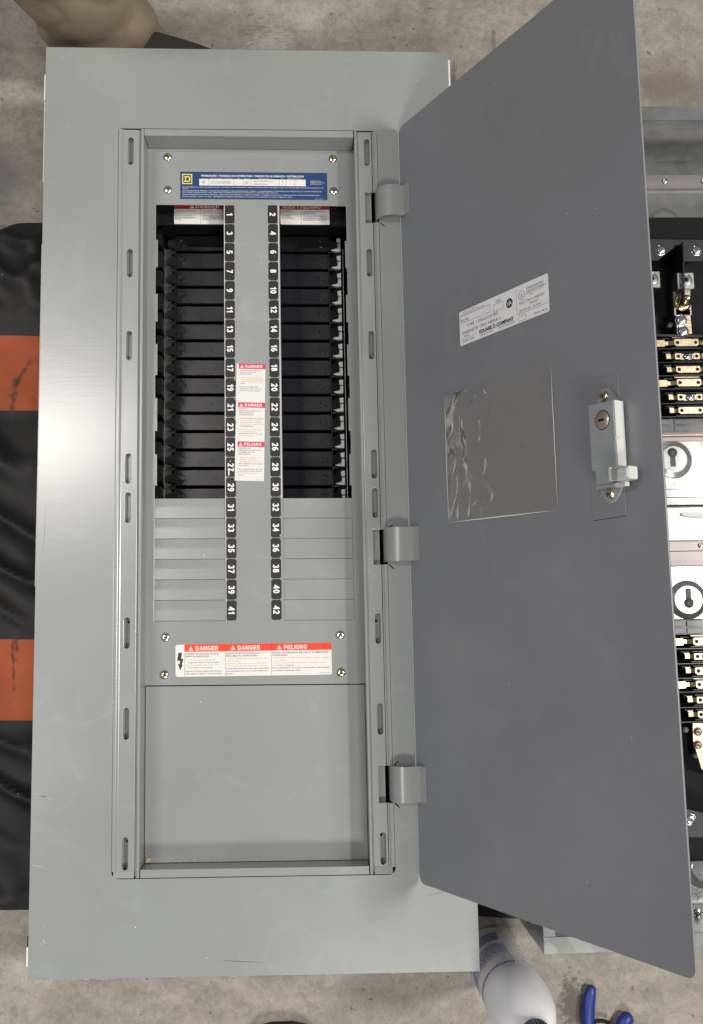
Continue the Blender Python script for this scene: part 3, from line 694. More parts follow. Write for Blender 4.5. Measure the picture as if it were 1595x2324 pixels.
# sawdust crumbs along the bottom of the cover
q = MB(); rnd = random.Random(3); CR = mat('crumb', (.62, .50, .36), .8)
for i in range(230):
    f = rnd.random() ** 2.2; x = rnd.uniform(-129, 129); y = -441 + f * 22 * (1 if rnd.random() < .8 else 3)
    if rnd.random() < .35: x = -129 + rnd.random() ** 2 * 60
    r = rnd.uniform(.25, .7); a = rnd.uniform(0, 6)
    q.prism([(x + r * cos(a + k * 2.1), y + r * sin(a + k * 2.1)) for k in range(3)], -32.6, -32.6 + r, CR)
for k in range(3): q.prism([(-128.5 + k * 1.4, -440 + k), (-125.5 + k, -440.5), (-125 + k * .6, -436 + k * .5), (-128 + k, -434.5 - k)], -32.6, -30.6 + k * .4, CR)
link('sawdust', q.mesh('sawdust', f_pan), None, (0, 0, 0), 'pale sawdust crumbs along the bottom edge of the grey cover plate', 'debris', 'stuff')

# ================================================================== DOOR
door_o = plate(rr(0, 387.3, -462.4, 449.9, (8, 10, 10, 9), 6), [], -1.9, 0, DOORSHADE, .4)
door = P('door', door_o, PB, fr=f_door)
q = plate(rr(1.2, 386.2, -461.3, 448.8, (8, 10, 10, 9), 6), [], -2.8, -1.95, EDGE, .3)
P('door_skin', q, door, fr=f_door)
D = lambda name, q, label=None: P(name, q, door, label, f_door)
# hinges
for y0, y1 in ((-372, -331.5), (-95, -55), (331.5, 370.3)):
    pts = [(156.6, -12), (157.0, -3), (158.0, 4), (160.6, 9.8), (164.5, 14), (169.5, 16.8), (175, 18.0), (180.5, 17.6), (185.6, 16.0), (190.4, 14.4)]
    th = 1.4; q = MB(); prof = []
    for i, (x, z) in enumerate(pts):
        a = pts[max(0, i - 1)]; b = pts[min(len(pts) - 1, i + 1)]; dx, dz = b[0] - a[0], b[1] - a[1]; l = math.hypot(dx, dz)
        prof.append((x, z, -dz / l * th, dx / l * th))
    up = [(x, z) for x, z, nx, nz in prof]
    s2 = lambda s, n: (DHX * 1000 + s * cos(DA) - n * sin(DA), DZH * 1000 + s * sin(DA) + n * cos(DA))
    up += [s2(11.2, 1.7), s2(14, 1.6), s2(19.6, 1.5)]
    dn = [(x - nx, z - nz) for x, z, nx, nz in prof] + [s2(11.6, .3), s2(14, .25), s2(19.6, .25)]
    full = up + dn[::-1]; n = len(full)
    q.sweep(full, y0, y1, PAINT, False)
    vs = len(q.v); k = len(up)
    # close ends with quads
    for yy, off in ((y0, 0), (y1, n)):
        cv = [q.v[off + i] for i in range(n)]
        q.add(cv, [(i, i + 1, n - 2 - i, n - 1 - i) for i in range(k - 1)], PAINT)
    for i in range(len(pts) - 2): q.sm[i] = True
    me_fr = f_id
    _P('hinge', q, PB, None, me_fr, None)
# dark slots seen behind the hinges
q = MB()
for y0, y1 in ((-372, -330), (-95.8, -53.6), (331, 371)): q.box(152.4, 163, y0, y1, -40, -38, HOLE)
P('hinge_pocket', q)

# door label (white, skewed by perspective only)
def door_label():
    q = MB(); z = .15; q.prism(rr(111.2, 257.6, 135.6, 175.0, 2.2, 4), 0.02, z, WHITE2)
    # slight droop of its left part is ignored: real label is rectangular
    L_ = lambda x0, y0, x1, y1, t=.32: q.add([(x0, y0, z + .06), (x1, y0, z + .06), (x1, y1, z + .06), (x0, y1, z + .06)], [(0, 1, 2, 3)], INK)
    def rect(x0, x1, y0, y1, t=.35):
        L_(x0, y0, x1, y0 + t); L_(x0, y1 - t, x1, y1); L_(x0, y0, x0 + t, y1); L_(x1 - t, y0, x1, y1)
    T = lambda s, x, y, h, w_, b=0., m=INK, al='L': q.text(s, x, y, h, m, z + .08, 0, w_, b, al)
    rect(113.4, 166, 160.6, 169.0); rect(171.6, 187.8, 158.6, 166.2); rect(211.3, 222.5, 137.0, 142.6)
    L_(209.0, 145.0, 209.35, 172.6); L_(209.0, 144.7, 255.6, 145.05); L_(112.2, 142.2, 139.5, 142.55)
    T('CATALOG OR ASSY NO.', 117, 172.2, 1.3, 27); T('No. DE CATALOGO O ENSAMBLE', 115, 169.9, 1.3, 42)
    T('SERIES', 175.6, 169.0, 1.3, 8.5); T('SERIE', 175.6, 167.1, 1.2, 8.5)
    T('NC44S', 114.4, 162.3, 3.2, 14, m=INKG)
    T('TYPE 1 ENCLOSURE', 124.6, 154.2, 3.6, 54); T('GABINETE TIPO NEMA 1', 116, 147.6, 3.6, 66)
    T('98365', 118.5, 143.8, 2.5, 10, m=INKG); T('DATE CODE', 117, 138.6, 2.3, 20)
    T('SQUARE D COMPANY', 145.6, 141.8, 3.4, 58.5, .05); L_(145.6, 141.0, 204.2, 141.35)
    T('MADE IN U.S.A.', 148, 138.0, 2.0, 22); T('HECHO EN E.U.A.', 177.5, 138.0, 2.0, 28)
    # round certification mark
    q.cyl(197.6, 161.0, 5.2, z + .03, z + .05, INK, 24)
    T('S A', 197.6, 159.2, 3.4, 7.4, .02, WHITE2, 'C'); q.box(197.2, 198.0, 157.6, 164.6, z + .09, z + .1, WHITE2); T('®', 203.4, 162, 1.4, None)
    q.lathe(217.2, 163.6, [(4.9, z + .06), (4.4, z + .06)], INK, 28, cap=False); T('UL', 217.2, 161.5, 4.0, 5.4, .0, INK, 'C'); T('®', 222.2, 158.6, .9, None)
    T('UNDERWRITERS', 224.6, 167.2, 2.5, 26); T('LABORATORIES', 224.6, 163.8, 2.5, 26); L_(222.6, 162.7, 250, 163.0); T('INC.®', 250.6, 164.2, 1.6, 4.4); T('LISTED', 229, 160.4, 1.1, 5)
    T('ELECTRIC CABINET', 213.2, 154.6, 2.6, 38.6); T('FRONT', 229.6, 150.6, 2.6, 13)
    T('ISSUE NO.  R-4091', 213, 146.2, 2.5, 33.0); T('7', 216.8, 138.6, 1.8, None); T('80045-086-01', 235.6, 138.2, 1.9, 19.6)
    q.rot(184, 155, radians(-.0))
    for v in q.v: v.y -= (v.x - 184) * .022; v.y += .2
    return q
D('enclosure_label', door_label(), 'white certification label with black print, on the open door')
# clear document pocket: creased film
PK, t_, b_ = nt('clear_film')
b_.inputs['Base Color'].default_value = (.52, .47, .44, 1); b_.inputs['Roughness'].default_value = .25
tr_ = t_.nodes.new('ShaderNodeBsdfTransparent'); tr_.inputs[0].default_value = (.97, .955, .94, 1)
gl_ = t_.nodes.new('ShaderNodeBsdfGlossy'); gl_.inputs['Roughness'].default_value = .19; gl_.inputs[0].default_value = (.95, .93, .92, 1)
m1_ = t_.nodes.new('ShaderNodeMixShader'); m1_.inputs[0].default_value = .09
m2_ = t_.nodes.new('ShaderNodeMixShader'); fr_ = t_.nodes.new('ShaderNodeFresnel'); fr_.inputs[0].default_value = 1.18
t_.links.new(tr_.outputs[0], m1_.inputs[1]); t_.links.new(b_.outputs[0], m1_.inputs[2])
t_.links.new(fr_.outputs[0], m2_.inputs[0]); t_.links.new(m1_.outputs[0], m2_.inputs[1]); t_.links.new(gl_.outputs[0], m2_.inputs[2])
t_.links.new(m2_.outputs[0], t_.nodes['Material Output'].inputs[0])
q = MB(); nx, ny = 140, 110; vs = []; X0, X1, Y0, Y1 = 78.8, 256.2, -61.2, 85.2
for j in range(ny + 1):
    for i in range(nx + 1):
        u, v = i / nx, j / ny; x = X0 + (X1 - X0) * u; y = Y0 + (Y1 - Y0) * v - (u - .5) * 5.2 * 1
        e = min(1, 10 * min(u, 1 - u)) * min(1, 9 * min(v, 1 - v))
        lf = max(0, 1 - u / .50) ** .55; rg = lambda a: max(0, 1 - abs(a) * 3.2) ** 1.3; w1 = rg(noise.noise(Vector((u * 4.2 + 3, v * 2.6 + u * 2, 1.3)))) * 4.2 * lf; w2 = rg(noise.noise(Vector((u * 8, v * 5 - u * 4, 4.0)))) * 1.8 * lf
        w3 = noise.noise(Vector((u * 3, v * 3, 9))) * 1.2 + noise.noise(Vector((u * 7 + v * 3, v * 5, 2))) * .45
        vs.append((x, y, .5 + e * (1.0 + w1 + w2 + w3)))
fs = [(j * (nx + 1) + i, j * (nx + 1) + i + 1, (j + 1) * (nx + 1) + i + 1, (j + 1) * (nx + 1) + i) for j in range(ny) for i in range(nx)]
q.add(vs, fs, PK, True); D('document_pocket', q, 'clear plastic document pocket with creases at its left')
q = MB(); rnd = random.Random(5)
WELDGLINT = mat('weld_glint', (.80, .74, .69), .3)  # pocket seam lines; their bright highlight is put into the colour
for (a, b, w_) in (((79.2, -57.6), (255.6, -64.6), .35), ((79.2, 87.6), (79.2, -58), .35), ((256.2, -64.2), (256.2, 82.6), .35)):
    scratch(a, b, w_ * 1.9, WELDGLINT, q, z=1.0, seg=34, wob=.18)
D('seam_glint', q)
# lock: flush plate, housing, ears, cylinder, slide
q = MB(); q.prism(rr(301.4, 341.8, -79.8, 50.6, 1, 2), .04, .16, DOORSHADE); q.box(301.6, 341.8, -80.3, -79.9, .05, .2, INK); q.box(341.9, 342.3, -79.8, 50.4, .05, .2, EDGE)
D('lock_plate', q)
q = plate([(316.0, 24.6), (319.5, 33), (323.0, 37.6), (327.5, 39.4), (332.5, 38.4), (336, 34.5), (345.4, 22.5), (345.4, -36), (343.3, -52.5), (336.6, -62.0), (332, -66.2), (327.0, -67.4), (322, -65.6), (314.6, -54), (314.6, -38)], [], .3, 3.0, STEEL, .5)
lock = D('lock_housing', q, 'steel lock housing with pale side strip')
q2 = MB()
q2.prism([(317.0, 24.2), (347.4, 22.4), (347.4, -37.6), (345.6, -37.7), (345.6, -50.2), (321.4, -50.2), (321.4, -37.6), (317.0, -36.6)], 3.0, 14.0, STEEL, top=.4)
q2.prism([(347.5, 22.6), (349.2, 22.4), (349.2, -28), (349.0, -36.9), (347.5, -36.8)], 3.0, 13.8, CAST)
q2.box(347.5, 349.9, -36.8, -27, 5, 14.1, CAST)
q2.box(317, 348, -53.4, -50.4, 3, 9.6, STEEL)
q2.cyl(348.6, -11.6, 1.5, 12, 14.2, CAST, 12, dome=.8)
_P('lock_body', q2, door, None, f_door, None)
q = MB(); q.cyl(333.8, 7.2, 9.0, 13.9, 14.08, HOLE, 28); q.cyl(333.9, 7.1, 8.3, 14.0, 15.2, CYL, 28, r2=8.1); q.cyl(333.9, 7.1, 6.6, 15.2, 15.35, CYL, 28, r2=6.4); q.box(329.4, 336.6, 6.1, 8.4, 15.36, 15.5, HOLE); q.box(328.2, 329.3, 6.4, 8.0, 15.36, 15.6, ZINC)
_P('lock_cylinder', q, door, 'brown keyed lock cylinder', f_door, None)
q = MB()
q.box(340.4, 342.2, -49.8, -37.6, 14.1, 17.0, CAST); q.box(342.4, 358, -48.6, -38.8, 13.2, 15.8, STEEL)
q.prism(rr(354.4, 369.5, -52.0, -40.2, 1.6, 3), 12.2, 22.4, CAST, top=1.2); q.prism(rr(357, 367.6, -50.0, -42.2, 1, 3), 22.4, 23.2, CAST, top=.4)
q.box(344.5, 356.5, -55.8, -52.2, 9, 14.4, CAST)
_P('slide_latch', q, door, 'pale sliding latch tab', f_door, None)
def fr_scr(cx, cy, n0): return lambda v: f_door((v[0] + cx, v[1] + cy, v[2] + n0))
for cx, cy, a in ((326.8, 31.8, 30), (327.4, -59.2, 75)):
    q = MB(); r = 5.2
    q.lathe(0, 0, [(r, 0), (r, .7)] + [(r * cos(b), .7 + 2.6 * sin(b)) for b in (.25, .5, .75, 1.0, 1.25)], BRASS, 20)
    for k in (0, 90):
        s0 = len(q.v); q.box(-2.3, 2.3, -.45, .45, 2.6, 3.35, HOLE); q.rot(0, 0, radians(a + k), s0)
    _P('lock_screw', q, door, None, fr_scr(cx, cy, 3.0), None)
# dust specks on the door
q = MB(); rnd = random.Random(11)
for i in range(46):
    s, y, r = rnd.uniform(8, 380), rnd.uniform(-450, 440), rnd.uniform(.2, .55)
    q.prism([(s + r * cos(k * 2.1), y + r * sin(k * 2.1)) for k in range(3)], .02, .1, WHITECHIP)
P('dust_specks', q, door, None, f_door, 'stuff')

# ================================================================== SECOND BOX (right)
NB = empty('enclosure_box', (.582, -.032, FLOOR), 'open galvanised enclosure box with black bus interior, right of the grey door', 'electrical box')
N = lambda name, q, label=None, parent=NB: _P(name, q, parent, label, f_id, None)
BX0, BX1, BY0, BY1 = 328.2, 836, -546.2, 482.2
q = MB()
q.box(BX0, BX0 + 1.8, BY0, BY1, -150, -2, GALV); q.box(BX1 - 1.8, BX1, BY0, BY1, -150, -2, GALV)
q.box(BX0 + 1.9, BX1 - 1.9, BY1 - 1.8, BY1, -150, -2, GALV); q.box(BX0 + 1.9, BX1 - 1.9, BY0, BY0 + 1.8, -150, -2, GALV)
q.box(BX0 + 1.9, BX1 - 1.9, BY0 + 1.9, BY1 - 1.9, -150, -148.2, GALV)
N('box_wall', q)
q = MB()
q.box(BX0, BX1, BY1 - 18.6, BY1, -1.9, 0, GALV, ch=.5); q.box(BX0, BX1, BY0, BY0 + 18.6, -1.9, 0, GALV, ch=.5)
q.box(BX0, BX0 + 14, BY0 + 18.8, BY1 - 18.8, -1.9, 0, GALV, ch=.5); q.box(BX1 - 18, BX1, BY0 + 18.8, BY1 - 18.8, -1.9, 0, GALV, ch=.5)
N('flange', q)
A = lambda x, y, z: at(x, y, z)
def ybar(py, z, px=1545): return at(px, py, z).y
IX0, IX1 = 345, 818
def strip(name, py0, py1, z, m, th=2, x0=IX0, x1=IX1, ch=.4, label=None):
    q = MB(); q.box(x0, x1, ybar(py1, z), ybar(py0, z), z - th, z, m, ch=ch); return N(name, q, label)
def slotted(x, y, z, r, a, m=ZINC):
    q = MB(); q.cyl(x, y, r, z, z + 1.4, m, 16, dome=1.0); s0 = len(q.v); q.box(x - r * .75, x + r * .75, y - .5, y + .5, z + 2.0, z + 2.5, HOLE); q.rot(x, y, radians(a), s0); N('box_screw', q)
strip('upper_bracket', 397, 427, -132, PINKG, 14)
for px in (1508, 1596): v = A(px, 412, -132); slotted(v.x, v.y, -132, 3.6, 35)
def ringplate(name, z, py0, py1, rings, x0=IX0, x1=IX1, slots=()):
    q = MB(); q.box(x0, x1, ybar(py1, z), ybar(py0, z), z - 2, z, GALV, ch=.4)
    for (cx, cy, r0, r1, up) in rings:
        v = A(cx, cy, z); q.lathe(v.x, v.y, [(r1, z - .2), (r1 - .5, z + .2), (r1 - 1.4, z + .9), (r0 + 1.0, z + up - .5), (r0, z + up)], GALV, 44, smooth=False)
    for (cx, cy, d) in slots:
        v = A(cx, cy, z); x, y = v.x, v.y; z_ = z; z += 3.6
        q.cyl(x, y + d * 6, 6.6, z + .05, z + .12, SLOTG, 22); q.box(x - 3.7, x + 3.7, y - (13 if d > 0 else -13 + 17), y + (4 if d > 0 else 13), z + .05, z + .11, SLOTG)
        z = z_
    N(name, q)
ringplate('galvanised_plate', -140, 428, 520, [(1507, 507, 17, 23, 3.0)])
q = MB(); z = -96
q.box(IX0, IX1, ybar(545, z), ybar(493, z), z - 30, z, BLKM, ch=.6); N('insulator', q)
# toothed insulator plate with screws
z = -90
def tooth(pts, z, th, m, name, **k):
    P2 = [A(x, y, z) for x, y in pts]; q = MB(); q.prism([(v.x, v.y) for v in P2][::-1], z - th, z, m); return N(name, q, **k)
BLK2 = mat('black_phenolic', (.018, .020, .019), .42, bump=.1, bscale=120)
tooth([(1400, 542), (1640, 545), (1640, 560), (1590, 593), (1549, 593), (1545, 556), (1536, 556), (1492, 591), (1400, 590)], z, 5, BLK2, 'insulator', label='toothed black insulator plate')
def hexscrew(px, py, z, r=6.2, m=ZINC, name='bus_screw'):
    v = A(px, py, z); q = MB(); q.cyl(v.x, v.y, r, z, z + 2.4, m, 18, dome=1.6)
    for k in (0, 60, 120):
        s0 = len(q.v); q.box(v.x - r * .42, v.x + r * .42, v.y - .5, v.y + .5, z + 3.6, z + 4.25, INKG); q.rot(v.x, v.y, radians(k + 12), s0)
    q.ring(v.x, v.y, r * .95, r * 1.25, z + .1, .8, m, 20, 3); N(name, q)
hexscrew(1499, 568, -90); hexscrew(1580, 569, -90)
# body of the interior: black trays
for pa, pb in ((985, 545), (1955, 1404)):
    q = MB(); q.box(IX0 + 60, IX1 - 60, ybar(pa, -125), ybar(pb, -125), -147, -125, BLKM); N('bus_tray', q)
q = MB(); v0 = A(1543, 556, -90); v1 = A(1533, 705, -110)
q.prism([(v0.x - 1, v0.y), (v0.x + 1, v0.y), (v1.x + 1, v1.y), (v1.x - 1, v1.y)], -140, -78, BLK); N('phase_barrier', q)
def lug(px, py, z):
    v = A(px, py, z); q = MB(); x, y = v.x, v.y
    q.box(x - 11.5, x + 11.5, y - 11.5, y + 11.5, z - 22, z, LUG, ch=1.0); q.cyl(x, y + 1, 8.6, z, z + .8, ZINC, 24, dome=.6)
    q.ring(x, y + 1, 6.0, 8.6, z + .6, 1.4, ZINC, 24, 4); q.cyl(x, y + 1, 3.4, z + 1.4, z + 1.5, HOLE, 6); N('lug', q)
lug(1556, 637, -84); lug(1479, 634, -84)
v = A(1548, 683, -100); q = MB(); q.box(v.x - 12, v.x + 12, v.y - 20, v.y + 14, -106, -100, LUG, ch=.6); q.ring(v.x, v.y - 2, 5, 12, -100, 2.2, NUT, 30, 5); N('bolt_plate', q)
v = A(1554, 682, -92); q = MB(); q.cyl(v.x, v.y, 8.4, -98, -89, NUT, 6); q.cyl(v.x + 1, v.y + 2, 3.8, -89, -84, NUT, 12, dome=1); N('hex_nut', q)
tooth([(1533, 701), (1565, 701), (1570, 757), (1537, 757)], -100, 4, TIN, 'bus_strap')
hexscrew(1545, 727, -100, 6.8); hexscrew(1549, 752, -100, 6.8)
q = MB(); v = A(1520, 738, -112); q.cyl(v.x, v.y, 3.4, -120, -108, GREYPL, 6); N('standoff', q)
# rows of bus fingers
def finger(py, typ, z=-100):
    y = at(1555, py, z).y; c = 578.5; hw = 17; h = (5.2, 4.3, 4.8)[typ]
    q = MB()
    if typ == 1:
        for s in (-1, 1):
            a, b = sorted((c + s * 17, c + s * 8.2)); q.box(a, b, y - h, y + h, z - 3, z, TIN, ch=.5)
            a, b = sorted((c + s * 8.1, c + s * 6.8)); q.box(a, b, y - h * .8, y + h * .8, z - 3, z - .8, LUG)
        q.box(c - 8, c + 8, y - h * .9, y + h * .9, z - 6, z - 3.5, LUG); q.cyl(c, y, 4.2, z - 3.5, z - 1.4, ZINC, 18, dome=1.2); q.cyl(c, y, 1.7, z - .2, z + .1, INKG, 6)
    else:
        q.prism([(c - hw, y - h * .7), (c - hw + 2.2, y - h * .7), (c - hw + 2.2, y - h), (c + hw - 2.2, y - h), (c + hw - 2.2, y - h * .7), (c + hw, y - h * .7), (c + hw, y + h * .75), (c + hw - 1.5, y + h), (c - hw + 1.5, y + h), (c - hw, y + h * .75)], z - 3, z, TIN, top=.5)
    for s in (-1, 1):
        x1 = c + s * hw; x2 = x1 + s * (6.5 if typ == 0 else 4.5); x3 = x2 + s * (5 if typ == 0 else .5)
        q.add([(x1, y - 2.6, z - .3), (x1, y + 3.0, z - .3), (x2, y + 3.0, z - 4.4), (x2, y - 2.6, z - 4.4), (x1, y - 2.6, z - 3), (x1, y + 3.0, z - 3), (x2, y + 3.0, z - 7.4), (x2, y - 2.6, z - 7.4)],
              [(0, 1, 2, 3), (4, 5, 6, 7), (0, 3, 7, 4), (1, 2, 6, 5)], TIN)
        if typ == 0:
            a, b = sorted((x2, x3)); q.box(a, b, y - 2.6, y + 3.0, z - 7, z - 4.3, TIN, ch=.3); a, b = sorted((x3, x3 + s * 15)); q.box(a, b, y - 5.0, y + 4.8, z - 6, z - 2.6, TIN, ch=.6)
        else:
            a, b = sorted((x2, x2 + s * 6.5)); q.box(a, b, y - 2.8, y + 3.4, z - 5.5, z - 2.6, TIN, ch=.5); q.box(a, b, y + 3.6, y + 4.6, z - 20, z - 4, LUG)
    for s in (-1, 1): q.cyl(c + s * 12.4, y, 2.1, z + .02, z + .2, HOLE, 14); q.ring(c + s * 12.4, y, 1.9, 2.7, z + .02, .4, COPPER, 16, 3)
    N('bus_finger', q)
    q = MB(); yb = y - 8.9
    q.box(500, 665, yb - .5, yb + .5, -126, z + 1.5, BLK)
    q.box(c - 20, c + 20, y - 7.0, y - 6.2, -126, z - 1, BLK); q.box(c - 18, c + 18, y + 5.8, y + 6.6, -126, z - 2, BLK)
    q.box(c - 33, c - 22, y + 5.4, y + 6.3, -126, z - 1, BLK2)
    if typ == 0: q.box(c - 19, c + 15, y + 7.0, y + 8.4, -110, z - 1.5, COPPER)
    N('finger_divider', q)
for i, py in enumerate((777, 808, 838, 868, 901, 931)): finger(py, (0, 1, 2)[i % 3])
for i, py in enumerate((1456, 1490, 1523, 1554, 1589, 1622)): finger(py, (0, 1, 2)[i % 3])
tooth([(1490, 758), (1640, 762), (1640, 766), (1490, 763)], -98, 10, BLK, 'divider_lip')
# smoky plastic end blocks
def endblock(py0, py1, nm):
    z = -92; y0, y1 = ybar(py1, z), ybar(py0, z)
    q = MB(); q.box(480, 690, y0, y1, -130, z, GREYPL, ch=.8)
    for k, x in enumerate((505, 528, 551, 640)):
        q.prism(rr(x, x + 18, (y0 + y1) / 2 + .8, y1 - 1.2, 1.5, 3), z, z + 2.0, GREYPL, top=.6); q.prism(rr(x, x + 20, y0 + 1, (y0 + y1) / 2 - .8, 1.5, 3), z, z + 1.4, GREYPL, top=.6)
    q.cyl(520, (y0 + y1) / 2 + 4, 1.8, z + 1, z + 2.6, LUG, 10)
    N(nm, q)
endblock(950, 980, 'end_block'); endblock(1406, 1440, 'end_block')
strip('copper_strip', 982, 989, -108, COPPER, 6); strip('copper_strip', 990, 1001, -116, PINKG, 6)
ringplate('galvanised_plate', -118, 1001, 1128, [(1527, 1043, 17.8, 26, 3.6)], slots=[(1524, 1038, 1)])
z = -118
strip('plate_fold', 1109, 1110, -117.4, INKG, .5)
strip('plate_edge', 1129, 1145, -122, GALV, 3)
strip('recess_floor', 1146, 1190, -146, GALV, 1.5)
q = MB(); v = A(1600, 1166, -144.6); q.prism([(v.x + 34 * cos(k * pi / 10), v.y + 5.5 * sin(k * pi / 10)) for k in range(20)], -144.5, -143.4, WHP, top=.4); v = A(1572, 1171, -144.6)  # pale ellipse and sliver added as reflections on the recess floor
q.prism([(v.x - 4, v.y + 2), (v.x + 4, v.y - 1.5), (v.x + 3, v.y - 2.5), (v.x - 4, v.y)], -144.5, -143.8, WHP); N('recess_reflection', q)
strip('bright_rail', 1188, 1226, -120, GALV, 8)
strip('lower_bracket', 1227, 1250, -131, PINKG, 3); strip('lower_bracket', 1251, 1284, -133, PINKG, 3)
v = A(1590, 1238, -131); slotted(v.x, v.y, -131, 3.6, 20)
ringplate('galvanised_plate', -120, 1285, 1405, [(1560, 1361, 18.4, 26, 3.6)], slots=[(1581 - 21, 1358, -1)])
# lower half
tooth([(1572, 1641), (1640, 1641), (1640, 1760), (1592, 1745), (1573, 1680)], -104, 4, TIN, 'bus_strap')
hexscrew(1583, 1660, -104, 4.6, COPPER); hexscrew(1583, 1690, -104, 4.6, COPPER)
for px, py in ((1556, 1656), (1580, 1715)):
    q = MB(); v = A(px, py, -108); q.cyl(v.x, v.y, 3.8, -120, -107, GREYPL, 6); N('standoff', q)
tooth([(1400, 1836), (1560, 1836), (1600, 1846), (1640, 1860), (1640, 1900), (1400, 1898)], -90, 5, BLK2, 'insulator', label='lower black insulator plate with a screw')
hexscrew(1566, 1859, -90, 6.2)
q = MB(); z = -96; q.box(IX0, IX1, ybar(1953, z), ybar(1899, z), z - 30, z, BLKM, ch=.6); N('insulator', q)
ringplate('galvanised_plate', -140, 1940, 2046, [(1598, 1968, 17, 27, 3.5)])
strip('lower_rail', 2050, 2088, -128, GALV, 16)
v = A(1583, 2069, -128); slotted(v.x, v.y, -128, 4.2, -35)
# screws on the outer left wall of the box
for y, zc in ((-487, -110), (-522, -52)):
    q = MB(); s0 = len(q.v)
    q.lathe(0, 0, [(5.2, 0), (5.0, 1.2), (3.2, 2.8), (.8, 3.2)], ZINC, 18); q.box(-3.6, 3.6, -.4, .4, 2.9, 3.4, HOLE)
    for i, v in enumerate(q.v): q.v[i] = Vector((BX0 - v.z, y + v.x, zc + v.y))
    N('side_screw', q)

# ================================================================== MAT
def matmat():
    m, t, b = nt('black_orange_mat'); L = t.links.new
    tc = t.nodes.new('ShaderNodeTexCoord'); sp = t.nodes.new('ShaderNodeSeparateXYZ'); L(tc.outputs['Object'], sp.inputs[0])
    sk = t.nodes.new('ShaderNodeMath'); sk.operation = 'MULTIPLY_ADD'; sk.inputs[1].default_value = .03; L(sp.outputs[0], sk.inputs[0]); L(sp.outputs[1], sk.inputs[2])
    def band(c0, hw):
        a = t.nodes.new('ShaderNodeMath'); a.operation = 'COMPARE'; a.inputs[1].default_value = c0; a.inputs[2].default_value = hw; L(sk.outputs[0], a.inputs[0]); return a.outputs[0]
    s = t.nodes.new('ShaderNodeMath'); s.operation = 'MAXIMUM'; L(band(.171, .052), s.inputs[0]); L(band(-.2387, .052), s.inputs[1])
    n = t.nodes.new('ShaderNodeTexNoise'); n.inputs['Scale'].default_value = 9; n.inputs['Detail'].default_value = 6; L(tc.outputs['Object'], n.inputs['Vector'])
    def ramp(c0, c1):
        r = t.nodes.new('ShaderNodeValToRGB'); r.color_ramp.elements[0].position = .35; r.color_ramp.elements[1].position = .7
        r.color_ramp.elements[0].color = (*c0, 1); r.color_ramp.elements[1].color = (*c1, 1); L(n.outputs[0], r.inputs[0]); return r.outputs[0]
    x = t.nodes.new('ShaderNodeMix'); x.data_type = 'RGBA'; L(s.outputs[0], x.inputs['Factor']); L(ramp((.010, .010, .010), (.030, .029, .028)), x.inputs['A']); L(ramp((.36, .066, .018), (.56, .12, .032)), x.inputs['B'])
    # dust dots
    v = t.nodes.new('ShaderNodeTexVoronoi'); v.inputs['Scale'].default_value = 34; L(tc.outputs['Object'], v.inputs['Vector'])
    lt = t.nodes.new('ShaderNodeMath'); lt.operation = 'LESS_THAN'; lt.inputs[1].default_value = .03; L(v.outputs['Distance'], lt.inputs[0])
    y = t.nodes.new('ShaderNodeMix'); y.data_type = 'RGBA'; L(lt.outputs[0], y.inputs['Factor']); L(x.outputs['Result'], y.inputs['A']); y.inputs['B'].default_value = (.35, .33, .3, 1)
    cur = y.outputs['Result']
    for cx, cy, rx, ry, ro in ((-.328, .150, .006, .034, -.05), (-.318, .180, .0035, .030, -.55), (-.322, -.20, .003, .05, .05), (-.318, -.185, .004, .02, .1), (-.300, .198, .022, .010, .0)):
        m1 = t.nodes.new('ShaderNodeMapping'); m1.vector_type = 'TEXTURE'; m1.inputs['Location'].default_value = (cx, cy, -.145); m1.inputs['Rotation'].default_value = (0, 0, ro); m1.inputs['Scale'].default_value = (rx, ry, 1); L(tc.outputs['Object'], m1.inputs[0])
        ln = t.nodes.new('ShaderNodeVectorMath'); ln.operation = 'LENGTH'; L(m1.outputs[0], ln.inputs[0])
        nz = t.nodes.new('ShaderNodeTexNoise'); nz.inputs['Scale'].default_value = 110; nz.inputs['Detail'].default_value = 4; L(tc.outputs['Object'], nz.inputs['Vector'])
        sb = t.nodes.new('ShaderNodeMath'); sb.operation = 'MULTIPLY_ADD'; sb.inputs[1].default_value = -.4; L(ln.outputs['Value'], sb.inputs[0]); L(nz.outputs[0], sb.inputs[2])
        mr = t.nodes.new('ShaderNodeMapRange'); mr.inputs[1].default_value = .14; mr.inputs[2].default_value = .40; mr.inputs[4].default_value = .75 if rx < .02 else .22; L(sb.outputs[0], mr.inputs[0])
        z = t.nodes.new('ShaderNodeMix'); z.data_type = 'RGBA'; L(mr.outputs[0], z.inputs['Factor']); L(cur, z.inputs['A']); z.inputs['B'].default_value = (.06, .03, .02, 1); cur = z.outputs['Result']
    L(cur, b.inputs['Base Color']); b.inputs['Roughness'].default_value = .55; b.inputs['Specular IOR Level'].default_value = .35
    bp = t.nodes.new('ShaderNodeBump'); bp.inputs['Strength'].default_value = .3; bp.inputs['Distance'].default_value = .003; L(n.outputs[0], bp.inputs['Height']); L(bp.outputs[0], b.inputs['Normal'])
    return m
MM = matmat()
q = MB(); X0, X1 = -620, 900; nx, ny = 190, 170; vs = []
